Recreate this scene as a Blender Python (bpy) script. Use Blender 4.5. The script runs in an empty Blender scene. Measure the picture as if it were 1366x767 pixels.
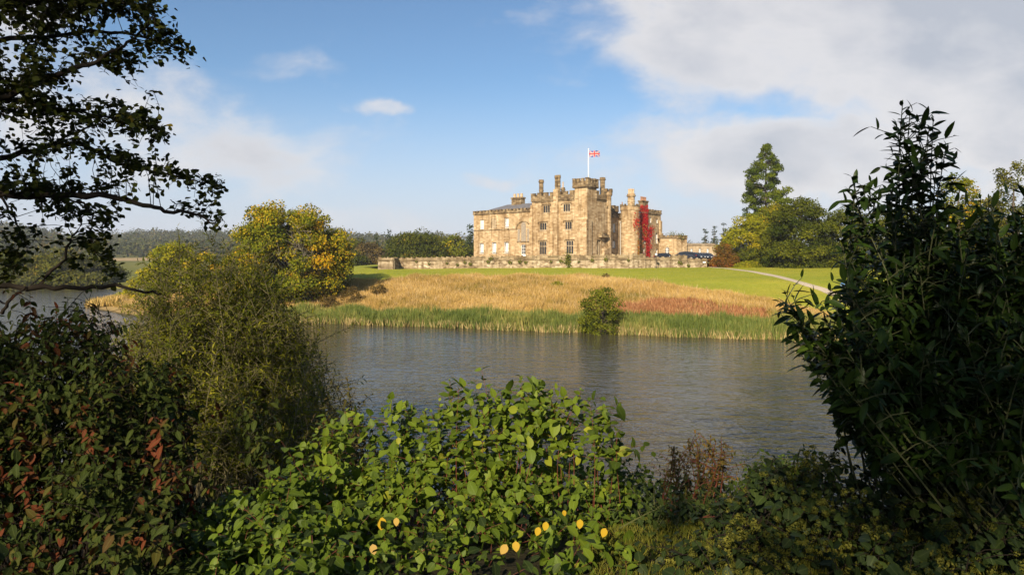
import bpy, math, random
import numpy as np
from mathutils import Vector, Matrix
R = math.radians
random.seed(5)
rng = np.random.default_rng(11)
S = bpy.context.scene
COL = S.collection

# ------------------------------------------------------------------ camera, sky, sun, exposure
F, CX, HY, CZ = 910.0, 683.0, 347.0, 7.5          # focal length and horizon of the view, metres above the lake
cam = bpy.data.objects.new("camera", bpy.data.cameras.new("camera"))
COL.objects.link(cam)
cam.location = (0, 0, CZ)
cam.rotation_euler = (R(90), 0, 0)
cam.data.sensor_width = 36
cam.data.lens = 36 * F / 1366
cam.data.shift_y = -36.5 / 1366
cam.data.clip_start = 0.1
cam.data.clip_end = 8000
S.camera = cam

SUN_AZ = R(198.5)        # compass-like: 0 = +Y, clockwise
SUN_EL = R(27)
SUN_DIR = Vector((math.sin(SUN_AZ) * math.cos(SUN_EL), math.cos(SUN_AZ) * math.cos(SUN_EL), math.sin(SUN_EL)))
S.view_settings.view_transform = 'Standard'
S.view_settings.look = 'None'
S.view_settings.exposure = 0.87
S.view_settings.gamma = 1.0
S.view_settings.use_curve_mapping = False
S.cycles.max_bounces = 6
S.cycles.diffuse_bounces = 3
S.cycles.glossy_bounces = 3
S.cycles.transmission_bounces = 4
S.cycles.transparent_max_bounces = 6
S.cycles.volume_bounces = 0
S.cycles.use_adaptive_sampling = True
S.cycles.sample_clamp_indirect = 6

sl = bpy.data.lights.new("sun", 'SUN')
sl.energy = 5.0
sl.angle = R(0.55)
sl.color = (1.0, 0.855, 0.645)
sun = bpy.data.objects.new("sun", sl)
COL.objects.link(sun)
sun.rotation_euler = (-SUN_DIR).to_track_quat('-Z', 'Y').to_euler()


def nd(t, typ, ins=None, **props):
    n = t.nodes.new(typ)
    for k, v in props.items():
        setattr(n, k, v)
    for k, v in (ins or {}).items():
        if isinstance(v, bpy.types.NodeSocket):
            t.links.new(v, n.inputs[k])
        else:
            n.inputs[k].default_value = v
    return n


def math_(t, op, a, b=None, clamp=False):
    n = nd(t, 'ShaderNodeMath', {0: a}, operation=op, use_clamp=clamp)
    if b is not None:
        if isinstance(b, bpy.types.NodeSocket):
            t.links.new(b, n.inputs[1])
        else:
            n.inputs[1].default_value = b
    return n.outputs[0]


def ramp(t, fac, stops, interp='LINEAR'):
    n = nd(t, 'ShaderNodeValToRGB', {'Fac': fac})
    cr = n.color_ramp
    cr.interpolation = interp
    while len(cr.elements) < len(stops):
        cr.elements.new(0.5)
    for e, (p, c) in zip(cr.elements, stops):
        e.position = p
        e.color = tuple(c) + (1,) if len(c) == 3 else c
    return n.outputs[0]


def mix(t, fac, a, b, mode='MIX'):
    n = nd(t, 'ShaderNodeMix', data_type='RGBA', blend_type=mode)
    for sock, v in ((n.inputs[0], fac), (n.inputs[6], a), (n.inputs[7], b)):
        if isinstance(v, bpy.types.NodeSocket):
            t.links.new(v, sock)
        elif sock.type == 'RGBA':
            sock.default_value = tuple(v) + (1,) if len(v) == 3 else v
        else:
            sock.default_value = v
    return n.outputs[2]


W = bpy.data.worlds.new("World")
S.world = W
W.use_nodes = True
wt = W.node_tree
wt.nodes.clear()
sky = nd(wt, 'ShaderNodeTexSky', sky_type='NISHITA', sun_disc=False, sun_elevation=SUN_EL, sun_rotation=SUN_AZ,
         altitude=60, air_density=1.0, dust_density=0.9, ozone_density=1.6)
gen = nd(wt, 'ShaderNodeTexCoord').outputs['Generated']
sep = nd(wt, 'ShaderNodeSeparateXYZ', {0: gen})
yy = math_(wt, 'MAXIMUM', sep.outputs[1], 0.08)
cu = math_(wt, 'DIVIDE', sep.outputs[0], yy)
cv = math_(wt, 'DIVIDE', sep.outputs[2], yy)
uv = nd(wt, 'ShaderNodeCombineXYZ', {0: cu, 1: cv}).outputs[0]
wpn = nd(wt, 'ShaderNodeTexNoise', {'Vector': uv, 'Scale': 7.0, 'Detail': 6.0, 'Roughness': 0.6}).outputs['Color']
wpn = nd(wt, 'ShaderNodeVectorMath', {0: wpn, 1: (0.5, 0.5, 0.5)}, operation='SUBTRACT').outputs[0]
uvw = nd(wt, 'ShaderNodeVectorMath', {0: uv, 1: nd(wt, 'ShaderNodeVectorMath', {0: wpn, 1: (0.17, 0.085, 0.0)}, operation='MULTIPLY').outputs[0]}, operation='ADD').outputs[0]
# cloud banks: azimuth tangent, elevation tangent, half widths, weight
BANKS = [(0.58, 0.36, 0.62, 0.20, 1.3), (0.34, 0.37, 0.26, 0.12, 0.95), (0.85, 0.22, 0.50, 0.20, 1.25), (0.42, 0.145, 0.46, 0.10, 1.0),
         (-0.40, 0.15, 0.36, 0.10, 0.60), (-0.62, 0.22, 0.36, 0.14, 0.68), (-0.36, 0.28, 0.16, 0.05, 0.45), (-0.203, 0.217, 0.065, 0.022, 0.50),
         (-0.03, 0.113, 0.075, 0.018, 0.66), (0.13, 0.182, 0.10, 0.014, 0.5), (-0.20, 0.06, 0.45, 0.04, 0.36), (-0.72, 0.38, 0.22, 0.07, 0.7),
         (0.35, 0.07, 0.35, 0.06, 0.55), (1.3, 0.4, 0.6, 0.3, 0.9), (-1.5, 0.5, 0.6, 0.3, 0.8), (0.9, 1.0, 1.0, 0.25, 0.7)]
tot = None
for (u0, v0, ru, rv, w) in BANKS:
    a = nd(wt, 'ShaderNodeVectorMath', {0: uvw, 1: (u0, v0, 0)}, operation='SUBTRACT').outputs[0]
    a = nd(wt, 'ShaderNodeVectorMath', {0: a, 1: (1 / ru, 1 / rv, 0)}, operation='MULTIPLY').outputs[0]
    ln = nd(wt, 'ShaderNodeVectorMath', {0: a}, operation='LENGTH').outputs['Value']
    m = nd(wt, 'ShaderNodeMapRange', {0: ln, 1: 0.15, 2: 1.25, 3: w, 4: 0.0}, interpolation_type='SMOOTHSTEP').outputs[0]
    tot = m if tot is None else math_(wt, 'MAXIMUM', tot, m)
cs = nd(wt, 'ShaderNodeVectorMath', {0: uv, 1: (4.4, 8.0, 1.0)}, operation='MULTIPLY').outputs[0]
cn = nd(wt, 'ShaderNodeTexNoise', {'Vector': cs, 'Scale': 1.35, 'Detail': 12.0, 'Roughness': 0.57, 'Distortion': 0.2}).outputs[0]
cn2 = nd(wt, 'ShaderNodeTexNoise', {'Vector': cs, 'Scale': 0.55, 'Detail': 6.0, 'Roughness': 0.5}).outputs[0]
dens = math_(wt, 'ADD', tot, math_(wt, 'MULTIPLY', math_(wt, 'SUBTRACT', cn, 0.5), 1.55))
mask = nd(wt, 'ShaderNodeMapRange', {0: dens, 1: 0.25, 2: 0.85, 3: 0.0, 4: 0.90}, interpolation_type='SMOOTHSTEP').outputs[0]
front = nd(wt, 'ShaderNodeMapRange', {0: sep.outputs[1], 1: 0.05, 2: 0.25, 3: 0.0, 4: 1.0}).outputs[0]
mask = math_(wt, 'MULTIPLY', mask, front)
thick = math_(wt, 'ADD', dens, math_(wt, 'MULTIPLY', math_(wt, 'SUBTRACT', cn2, 0.5), 1.6))
ccol = ramp(wt, nd(wt, 'ShaderNodeMapRange', {0: thick, 1: 0.35, 2: 1.35, 3: 0.0, 4: 1.0}).outputs[0],
            [(0.0, (6.6, 6.6, 7.0)), (0.4, (7.4, 7.2, 7.2)), (0.75, (6.0, 6.0, 6.3)), (1.0, (4.9, 5.1, 5.6))])
SKY_GAIN = (0.88, 1.08, 1.22)
skyc = mix(wt, 1.0, sky.outputs[0], SKY_GAIN, 'MULTIPLY')
# a band of thin lilac haze cloud low over the horizon
low = nd(wt, 'ShaderNodeMapRange', {0: sep.outputs[2], 1: 0.0, 2: 0.27, 3: 0.80, 4: 0.0}, interpolation_type='SMOOTHSTEP').outputs[0]
skyc = mix(wt, low, skyc, (6.1, 6.2, 7.3))
bg = nd(wt, 'ShaderNodeBackground', {'Color': mix(wt, mask, skyc, ccol), 'Strength': 0.060})
wo = nd(wt, 'ShaderNodeOutputWorld', {'Surface': bg.outputs[0]})

# ------------------------------------------------------------------ helpers
def P(px, py, Y):
    return Vector(((px - CX) / F * Y, Y, CZ - (py - HY) / F * Y))


def new_mat(name):
    m = bpy.data.materials.new(name)
    m.use_nodes = True
    t = m.node_tree
    t.nodes.clear()
    out = nd(t, 'ShaderNodeOutputMaterial')
    return m, t, out


def plain(name, col, rough=0.6, metal=0.0, spec=0.5, noise=0.0, scale=3.0):
    m, t, out = new_mat(name)
    b = nd(t, 'ShaderNodeBsdfPrincipled', {'Base Color': tuple(col) + (1,), 'Roughness': rough, 'Metallic': metal, 'Specular IOR Level': spec})
    if noise:
        tc = nd(t, 'ShaderNodeTexCoord').outputs['Object']
        n = nd(t, 'ShaderNodeTexNoise', {'Vector': tc, 'Scale': scale, 'Detail': 5.0}).outputs[0]
        c = ramp(t, n, [(0.3, tuple(x * (1 - noise) for x in col)), (0.7, tuple(min(1, x * (1 + noise)) for x in col))])
        t.links.new(c, b.inputs['Base Color'])
    t.links.new(b.outputs[0], out.inputs[0])
    return m


def leaf_mat(name, stops, transl=0.25, rough=0.65, spec=0.05, vein=0.0):
    m, t, out = new_mat(name)
    at = nd(t, 'ShaderNodeAttribute', attribute_name='tint').outputs['Fac']
    c = ramp(t, at, stops)
    if vein:
        ac = nd(t, 'ShaderNodeAttribute', attribute_name='across').outputs['Fac']
        al = nd(t, 'ShaderNodeAttribute', attribute_name='along').outputs['Fac']
        ph = math_(t, 'SUBTRACT', math_(t, 'MULTIPLY', al, 44.0), math_(t, 'MULTIPLY', ac, 12.0))
        st = math_(t, 'POWER', math_(t, 'ABSOLUTE', math_(t, 'SINE', ph)), 6.0)
        rib = nd(t, 'ShaderNodeMapRange', {0: ac, 1: 0.0, 2: 0.16, 3: 1.0, 4: 0.0}).outputs[0]
        st = math_(t, 'MULTIPLY', math_(t, 'MAXIMUM', st, rib), vein)
        c = mix(t, st, c, mix(t, 0.5, c, (0.30, 0.36, 0.12)))
    b = nd(t, 'ShaderNodeBsdfPrincipled', {'Base Color': c, 'Roughness': rough, 'Specular IOR Level': spec})
    tr = nd(t, 'ShaderNodeBsdfTranslucent', {'Color': mix(t, 1.0, c, (1.15, 1.15, 0.55), 'MULTIPLY')})
    mx = nd(t, 'ShaderNodeMixShader', {0: transl, 1: b.outputs[0], 2: tr.outputs[0]})
    t.links.new(mx.outputs[0], out.inputs[0])
    return m


def tag(o, label=None, cat=None, group=None, kind=None):
    if label: o['label'] = label
    if cat: o['category'] = cat
    if group: o['group'] = group
    if kind: o['kind'] = kind
    return o


def thing(name, label, cat, loc=(0, 0, 0), rz=0.0, group=None):
    o = bpy.data.objects.new(name, None)
    o.empty_display_size = 0.3
    COL.objects.link(o)
    o.location = loc
    o.rotation_euler = (0, 0, rz)
    return tag(o, label, cat, group)


def link(name, me, mats, parent=None, loc=None):
    o = bpy.data.objects.new(name, me)
    for m in (mats if isinstance(mats, (list, tuple)) else [mats]):
        me.materials.append(m)
    COL.objects.link(o)
    if parent: o.parent = parent
    if loc is not None: o.location = loc
    return o


def dup(root, loc, rz=0.0, scale=(1, 1, 1), label=None, group=None):
    r = root.copy()
    COL.objects.link(r)
    r.location, r.rotation_euler, r.scale = loc, (0, 0, rz), scale
    if label: r['label'] = label
    if group: r['group'] = group
    for ch in list(root.children):
        c = ch.copy(); COL.objects.link(c); c.parent = r
        for g in list(ch.children):
            d = g.copy(); COL.objects.link(d); d.parent = c
    return r


class Acc:
    """collects polygons for one mesh"""
    def __init__(self):
        self.v, self.f, self.m = [], [], []

    def add(self, vs, fs, mi=0):
        b = len(self.v)
        self.v += [tuple(x) for x in vs]
        self.f += [tuple(b + i for i in q) for q in fs]
        self.m += [mi] * len(fs)

    def box(self, x0, x1, y0, y1, z0, z1, mi=0, tf=None):
        vs = [(x, y, z) for z in (z0, z1) for (x, y) in ((x0, y0), (x1, y0), (x1, y1), (x0, y1))]
        if tf: vs = [tf(*v) for v in vs]
        self.add(vs, [(0, 1, 5, 4), (1, 2, 6, 5), (2, 3, 7, 6), (3, 0, 4, 7), (4, 5, 6, 7), (3, 2, 1, 0)], mi)

    def tube(self, pts, r0, r1=None, n=6, mi=0, rr=None, cap=False):
        pts = [Vector(p) for p in pts]
        r1 = r0 if r1 is None else r1
        b = len(self.v)
        k = len(pts)
        up = Vector((0.13, 0.21, 0.97))
        for i, p in enumerate(pts):
            d = (pts[min(i + 1, k - 1)] - pts[max(i - 1, 0)])
            d = d.normalized() if d.length > 1e-9 else Vector((0, 0, 1))
            a = d.cross(up if abs(d.dot(up)) < 0.95 else Vector((1, 0, 0))).normalized()
            c = d.cross(a)
            r = rr[i] if rr else r0 + (r1 - r0) * i / max(1, k - 1)
            for j in range(n):
                th = 2 * math.pi * j / n
                self.v.append(tuple(p + a * (math.cos(th) * r) + c * (math.sin(th) * r)))
        for i in range(k - 1):
            for j in range(n):
                self.f.append((b + i * n + j, b + i * n + (j + 1) % n, b + (i + 1) * n + (j + 1) % n, b + (i + 1) * n + j))
                self.m.append(mi)
        if cap:
            self.f.append(tuple(b + (k - 1) * n + j for j in range(n))); self.m.append(mi)
            self.f.append(tuple(b + n - 1 - j for j in range(n))); self.m.append(mi)

    def lathe(self, cx, cy, prof, n=16, mi=0, a0=0.0, a1=2 * math.pi):
        b = len(self.v)
        k = len(prof)
        full = abs(a1 - a0 - 2 * math.pi) < 1e-6
        cols = n if full else n + 1
        for (r, z) in prof:
            for j in range(cols):
                th = a0 + (a1 - a0) * j / n
                self.v.append((cx + r * math.cos(th), cy + r * math.sin(th), z))
        for i in range(k - 1):
            for j in range(n):
                j2 = (j + 1) % cols
                self.f.append((b + i * cols + j, b + i * cols + j2, b + (i + 1) * cols + j2, b + (i + 1) * cols + j))
                self.m.append(mi)

    def build(self, name, mats, parent=None, smooth=False, loc=None):
        me = bpy.data.meshes.new(name)
        me.from_pydata(self.v, [], self.f)
        o = link(name, me, mats, parent, loc)
        if any(self.m):
            me.polygons.foreach_set('material_index', self.m)
        if smooth:
            me.polygons.foreach_set('use_smooth', [True] * len(me.polygons))
        me.update()
        return o


# leaf shapes: vertices (across, along, lift), faces
def leaf_shape(w=0.30, fold=0.10, curl=-0.12, broad=0.42):
    v = [(0, 0, 0), (0, .34, fold * .1), (0, .70, curl * .4), (0, 1, curl),
         (-w, broad - .1, fold), (-w * .72, .74, fold * .7 + curl * .5), (w, broad - .1, fold), (w * .72, .74, fold * .7 + curl * .5)]
    f = [(0, 6, 1), (6, 7, 2, 1), (7, 3, 2), (0, 1, 4), (4, 1, 2, 5), (5, 2, 3)]
    return np.array(v, float), f, np.array([0, 0, 0, 0, 1, 1, 1, 1.]), np.array([x[1] for x in v])


def diamond(w=0.30, at=.45):
    v = [(0, 0, 0), (w, at, 0), (0, 1, 0), (-w, at, 0)]
    return np.array(v, float), [(0, 1, 2, 3)], np.array([0, 1, 0, 1.]), np.array([0, at, 1, at])


def norm(a):
    return a / np.maximum(np.linalg.norm(a, axis=-1, keepdims=True), 1e-9)


def leaves(name, pos, axis, nrm, size, tint, shape, mat, parent=None, smooth=False, loc=None):
    pos = np.asarray(pos, float); axis = norm(np.asarray(axis, float)); nrm = np.asarray(nrm, float)
    size = np.asarray(size, float); tint = np.asarray(tint, float)
    tv, tf, ac, al = shape
    x = norm(np.cross(axis, nrm))
    z = np.cross(x, axis)
    N, k = len(pos), len(tv)
    s = size[:, None, None]
    V = pos[:, None, :] + s * (tv[None, :, 0:1] * x[:, None, :] + tv[None, :, 1:2] * axis[:, None, :] + tv[None, :, 2:3] * z[:, None, :])
    loops = np.concatenate([np.array(q) for q in tf])
    L = len(loops)
    starts = np.cumsum([0] + [len(q) for q in tf])[:-1]
    nf = len(tf)
    li = (np.arange(N)[:, None] * k + loops[None, :]).ravel().astype(np.int32)
    ls = (np.arange(N)[:, None] * L + starts[None, :]).ravel().astype(np.int32)
    me = bpy.data.meshes.new(name)
    me.vertices.add(N * k)
    me.vertices.foreach_set('co', V.reshape(-1).astype(np.float32))
    me.loops.add(N * L)
    me.loops.foreach_set('vertex_index', li)
    me.polygons.add(N * nf)
    me.polygons.foreach_set('loop_start', ls)
    me.update(calc_edges=True)
    a = me.attributes.new('tint', 'FLOAT', 'FACE')
    a.data.foreach_set('value', np.repeat(np.clip(tint, 0, 1), nf).astype(np.float32))
    if k > 4:
        for nm, arr in (('across', ac), ('along', al)):
            a = me.attributes.new(nm, 'FLOAT', 'POINT')
            a.data.foreach_set('value', np.tile(arr, N).astype(np.float32))
    if smooth:
        me.polygons.foreach_set('use_smooth', np.ones(N * nf, dtype=bool))
    return link(name, me, mat, parent, loc)


class LeafList:
    def __init__(self):
        self.p, self.a, self.n, self.s, self.t = [], [], [], [], []

    def add(self, p, a, n, s, t):
        self.p.append(tuple(p)); self.a.append(tuple(a)); self.n.append(tuple(n)); self.s.append(s); self.t.append(t)

    def build(self, name, shape, mat, parent=None, smooth=True):
        return leaves(name, self.p, self.a, self.n, self.s, self.t, shape, mat, parent, smooth)


def sph(n, r=rng):
    return norm(r.normal(size=(n, 3)))
# ------------------------------------------------------------------ terrain
FAR_LAND = np.array([(900, 30), (300, 42), (60, 58), (25.5, 65), (17, 67.4), (9.05, 70.4), (1, 73.4), (-7, 76.7), (-16, 79.5), (-25, 82.2), (-38, 85), (-52, 92),
                     (-64, 104), (-70, 118), (-69, 128), (-73, 150), (-86, 168), (-101, 179), (-120, 182), (-160, 181), (-240, 190), (-420, 200),
                     (-900, 260), (-5000, 600), (-5000, 6000), (5000, 6000), (5000, 30)], float)


def poly_sd(x, y, poly):
    """distance to the outline, positive inside"""
    p = np.stack([x, y], -1)
    best = np.full(x.shape, 1e18)
    inside = np.zeros(x.shape, bool)
    m = len(poly)
    for i in range(m):
        a, b = poly[i], poly[(i + 1) % m]
        e = b - a
        t = np.clip(((p - a) @ e) / (e @ e), 0, 1)
        d = p - (a + t[..., None] * e)
        best = np.minimum(best, (d * d).sum(-1))
        c = ((a[1] > y) != (b[1] > y)) & (x < (b[0] - a[0]) * (y - a[1]) / ((b[1] - a[1]) + 1e-12) + a[0])
        inside ^= c
    return np.sqrt(best) * np.where(inside, 1, -1)


def sstep(a, b, x):
    t = np.clip((x - a) / (b - a), 0, 1)
    return t * t * (3 - 2 * t)


def wob(x, y, f, ph=0.0):
    return (np.sin(x * f + ph) * np.cos(y * f * 1.13 + ph * 1.7) + .5 * np.sin(x * f * 2.3 + y * f * 1.7 + ph)) / 1.5


def near_sd(x, y):
    return 21.0 + 1.3 * wob(x, y * 0, .21, .6) - 0.05 * x - y


def ground_arr(x, y):
    x = np.asarray(x, float); y = np.asarray(y, float)
    s = poly_sd(x, y, FAR_LAND) + 0.5 * wob(x, y, .5)
    zf = np.interp(s, [-9, -2, 0, 4, 10, 30, 45, 54, 80, 400], [-2, -.6, 0, .55, 1.5, 4.6, 5.75, 6.05, 6.3, 6.3])
    low = sstep(-38, -85, x) * .62
    zf = np.where(zf > 0, zf * (1 - low), zf)
    r = np.hypot(x, y)
    left = sstep(60, -120, x)
    zf = zf + (sstep(210, 520, r) * 5 * left + sstep(480, 1250, r) * (30 + 15 * wob(x, y, .011, 2.0)) * (0.55 + .45 * left)) * (s > 0)
    zf = zf + np.where(s > 4, .12 * wob(x, y, .16, 1.0), 0)
    zf = zf - 0.9 * sstep(60, 100, x) * (s > 12) * sstep(160, 90, y)
    d = near_sd(x, y)
    zn = np.interp(d, [-9, -2, 0, 5, 12, 16.5, 21, 60, 300], [-2, -.8, 0, 1.5, 4.1, 5.4, 5.85, 6.6, 8])
    zn = zn + np.where(d > 2, .05 * wob(x, y, .9, 3.0), 0)
    return np.maximum(zf, zn)


def ground(x, y):
    return float(ground_arr(np.array([x]), np.array([y]))[0])


def on_ground(px, py, y0=30.0, y1=400.0):
    """the point where the view ray through a place of the photograph meets the land"""
    ys = np.linspace(y0, y1, 1500)
    xs = (px - CX) / F * ys
    zs = CZ - (py - HY) / F * ys
    g = ground_arr(xs, ys)
    i = np.argmax(zs <= g)
    return Vector((xs[i], ys[i], g[i]))


az = np.concatenate([np.linspace(-46, 46, 330), np.linspace(46, 314, 70)[1:-1]])
az = np.radians(np.sort(az))
rad = np.concatenate([np.geomspace(.6, 55, 70), np.linspace(55, 140, 100)[1:], np.geomspace(140, 5200, 75)[1:]])
A_, R_ = np.meshgrid(az, rad, indexing='ij')
gx, gy = (R_ * np.sin(A_)).ravel(), (R_ * np.cos(A_)).ravel()
gz = ground_arr(gx, gy)
na, nr = len(az), len(rad)
verts = np.concatenate([np.stack([gx, gy, gz], -1), [[0, 0, ground(0, 0)]]])
faces = []
for i in range(na):
    j = (i + 1) % na
    faces.append((na * nr, i * nr, j * nr))
    for k in range(nr - 1):
        faces.append((i * nr + k, i * nr + k + 1, j * nr + k + 1, j * nr + k))
me = bpy.data.meshes.new("ground")
me.from_pydata(verts.tolist(), [], faces)
me.polygons.foreach_set('use_smooth', [True] * len(faces))
vx, vy = verts[:, 0], verts[:, 1]
vs_ = poly_sd(vx, vy, FAR_LAND)
wv = wob(vx, vy, .13, .3) * 2 + wob(vx, vy, .4, 1.3)
# how far up the slope the unmown grass reaches, by bearing
ROUGH_TOP = lambda x: np.interp(x, [-60, -40, -28, -15, 0, 10, 18, 24, 30, 38], [12, 16, 24, 31, 34, 34, 30, 25, 18, 8])
rough = sstep(1.5, -1.5, vs_ - ROUGH_TOP(vx) + wv * .8) * (vs_ > 0)
farwood = sstep(190, 230, np.hypot(vx, vy)) * (vs_ > 0)
field = sstep(50, 20, np.hypot((vx + 262) / 1.0, (vy - 452) / 2.2)) * (vs_ > 0)
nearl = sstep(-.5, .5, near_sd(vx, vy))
for nm, arr in (('rough', rough), ('farwood', farwood), ('field', field), ('nearbank', nearl), ('shore', vs_)):
    a = me.attributes.new(nm, 'FLOAT', 'POINT')
    a.data.foreach_set('value', arr.astype(np.float32))

m, t, out = new_mat("ground")
tc = nd(t, 'ShaderNodeTexCoord').outputs['Object']
A = lambda n: nd(t, 'ShaderNodeAttribute', attribute_name=n).outputs['Fac']
n1 = nd(t, 'ShaderNodeTexNoise', {'Vector': tc, 'Scale': .09, 'Detail': 6.0, 'Roughness': .6}).outputs[0]
n2 = nd(t, 'ShaderNodeTexNoise', {'Vector': tc, 'Scale': 1.6, 'Detail': 5.0, 'Roughness': .7}).outputs[0]
n3 = nd(t, 'ShaderNodeTexNoise', {'Vector': nd(t, 'ShaderNodeVectorMath', {0: tc, 1: (.05, .5, 1)}, operation='MULTIPLY').outputs[0], 'Scale': 1.0, 'Detail': 4.0}).outputs[0]
lawn = ramp(t, math_(t, 'ADD', math_(t, 'MULTIPLY', n1, .6), math_(t, 'MULTIPLY', n3, .4)), [(.38, (.21, .25, .018)), (.5, (.28, .29, .022)), (.62, (.36, .31, .034))])
lawn = mix(t, .35, lawn, ramp(t, n2, [(.3, (.12, .15, .012)), (.7, (.32, .29, .04))]))
rgh = ramp(t, n2, [(.3, (.25, .16, .055)), (.6, (.38, .26, .10)), (.8, (.30, .24, .08))])
c = mix(t, A('rough'), lawn, rgh)
c = mix(t, A('farwood'), c, ramp(t, n1, [(.35, (.10, .11, .018)), (.65, (.16, .15, .03))]))
c = mix(t, A('field'), c, (.34, .24, .12))
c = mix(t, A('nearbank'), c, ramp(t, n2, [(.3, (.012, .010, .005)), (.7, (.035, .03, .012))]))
mud = nd(t, 'ShaderNodeMapRange', {0: A('shore'), 1: .2, 2: 1.2, 3: 1.0, 4: 0.0}).outputs[0]
c = mix(t, math_(t, 'MULTIPLY', mud, math_(t, 'SUBTRACT', 1.0, A('nearbank'))), c, (.05, .04, .02))
b = nd(t, 'ShaderNodeBsdfPrincipled', {'Base Color': c, 'Roughness': .9, 'Specular IOR Level': .15})
bp = nd(t, 'ShaderNodeBump', {'Height': n2, 'Strength': .5, 'Distance': .25})
t.links.new(bp.outputs[0], b.inputs['Normal'])
t.links.new(b.outputs[0], out.inputs[0])
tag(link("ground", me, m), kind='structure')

# lake
m, t, out = new_mat("lake_water")
tc = nd(t, 'ShaderNodeTexCoord').outputs['Object']
def wave(sx, sy, sc, det, dist, rot=0.0):
    mp = nd(t, 'ShaderNodeMapping', {'Vector': tc, 'Rotation': (0, 0, rot), 'Scale': (sx, sy, 1)}).outputs[0]
    return nd(t, 'ShaderNodeTexNoise', {'Vector': mp, 'Scale': sc, 'Detail': det, 'Roughness': .55, 'Distortion': dist}).outputs[0]
w1 = wave(.55, 1.0, 1.15, 3.0, .3, R(14))
w2 = wave(.7, 1.0, 3.4, 3.0, .4, R(-11))
w3 = wave(.35, .8, .22, 2.0, .2, R(20))
calm = nd(t, 'ShaderNodeTexNoise', {'Vector': tc, 'Scale': .05, 'Detail': 3.0}).outputs[0]
h = math_(t, 'ADD', math_(t, 'ADD', math_(t, 'MULTIPLY', w1, .22), math_(t, 'MULTIPLY', w2, .07)), math_(t, 'MULTIPLY', w3, .10))
h = math_(t, 'MULTIPLY', h, nd(t, 'ShaderNodeMapRange', {0: calm, 1: .3, 2: .7, 3: .5, 4: 1.25}).outputs[0])
bp = nd(t, 'ShaderNodeBump', {'Height': h, 'Strength': 1.0, 'Distance': 1.0})
b = nd(t, 'ShaderNodeBsdfPrincipled', {'Base Color': (.052, .043, .026, 1), 'Roughness': .06, 'IOR': 1.333, 'Specular IOR Level': .5, 'Normal': bp.outputs[0]})
t.links.new(b.outputs[0], out.inputs[0])
acc = Acc()
acc.add([(-1200, 5, 0), (600, 5, 0), (600, 260, 0), (-1200, 260, 0)], [(0, 1, 2, 3)])
tag(acc.build("lake", m), kind='structure')

# gravel path over the lawn
path_px = [(948, 356.5), (960, 357.6), (975, 359), (995, 361.5), (1015, 364.5), (1035, 368.5), (1058, 374.5), (1080, 381), (1100, 387.5), (1117, 395), (1140, 408), (1165, 425)]
pp = [on_ground(a, b_) for a, b_ in path_px]
fine = []
for i in range(len(pp) - 1):
    for k in range(6):
        fine.append(pp[i].lerp(pp[i + 1], k / 6))
acc = Acc()
vv, ff = [], []
for i, p in enumerate(fine):
    d = (fine[min(i + 1, len(fine) - 1)] - fine[max(i - 1, 0)]); d.z = 0; d.normalize()
    s_ = Vector((-d.y, d.x, 0)) * .68
    for k in range(5):
        q = p + s_ * (k / 2 - 1)
        vv.append((q.x, q.y, ground(q.x, q.y) + .07 - .05 * abs(k / 2 - 1)))
for i in range(len(fine) - 1):
    for k in range(4):
        ff.append((i * 5 + k, i * 5 + k + 1, i * 5 + k + 6, i * 5 + k + 5))
acc.add(vv, ff)
tag(acc.build("gravel_path", plain("gravel", (.42, .345, .25), .95, noise=.25, scale=6)), kind='structure')
PATH = pp
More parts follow.
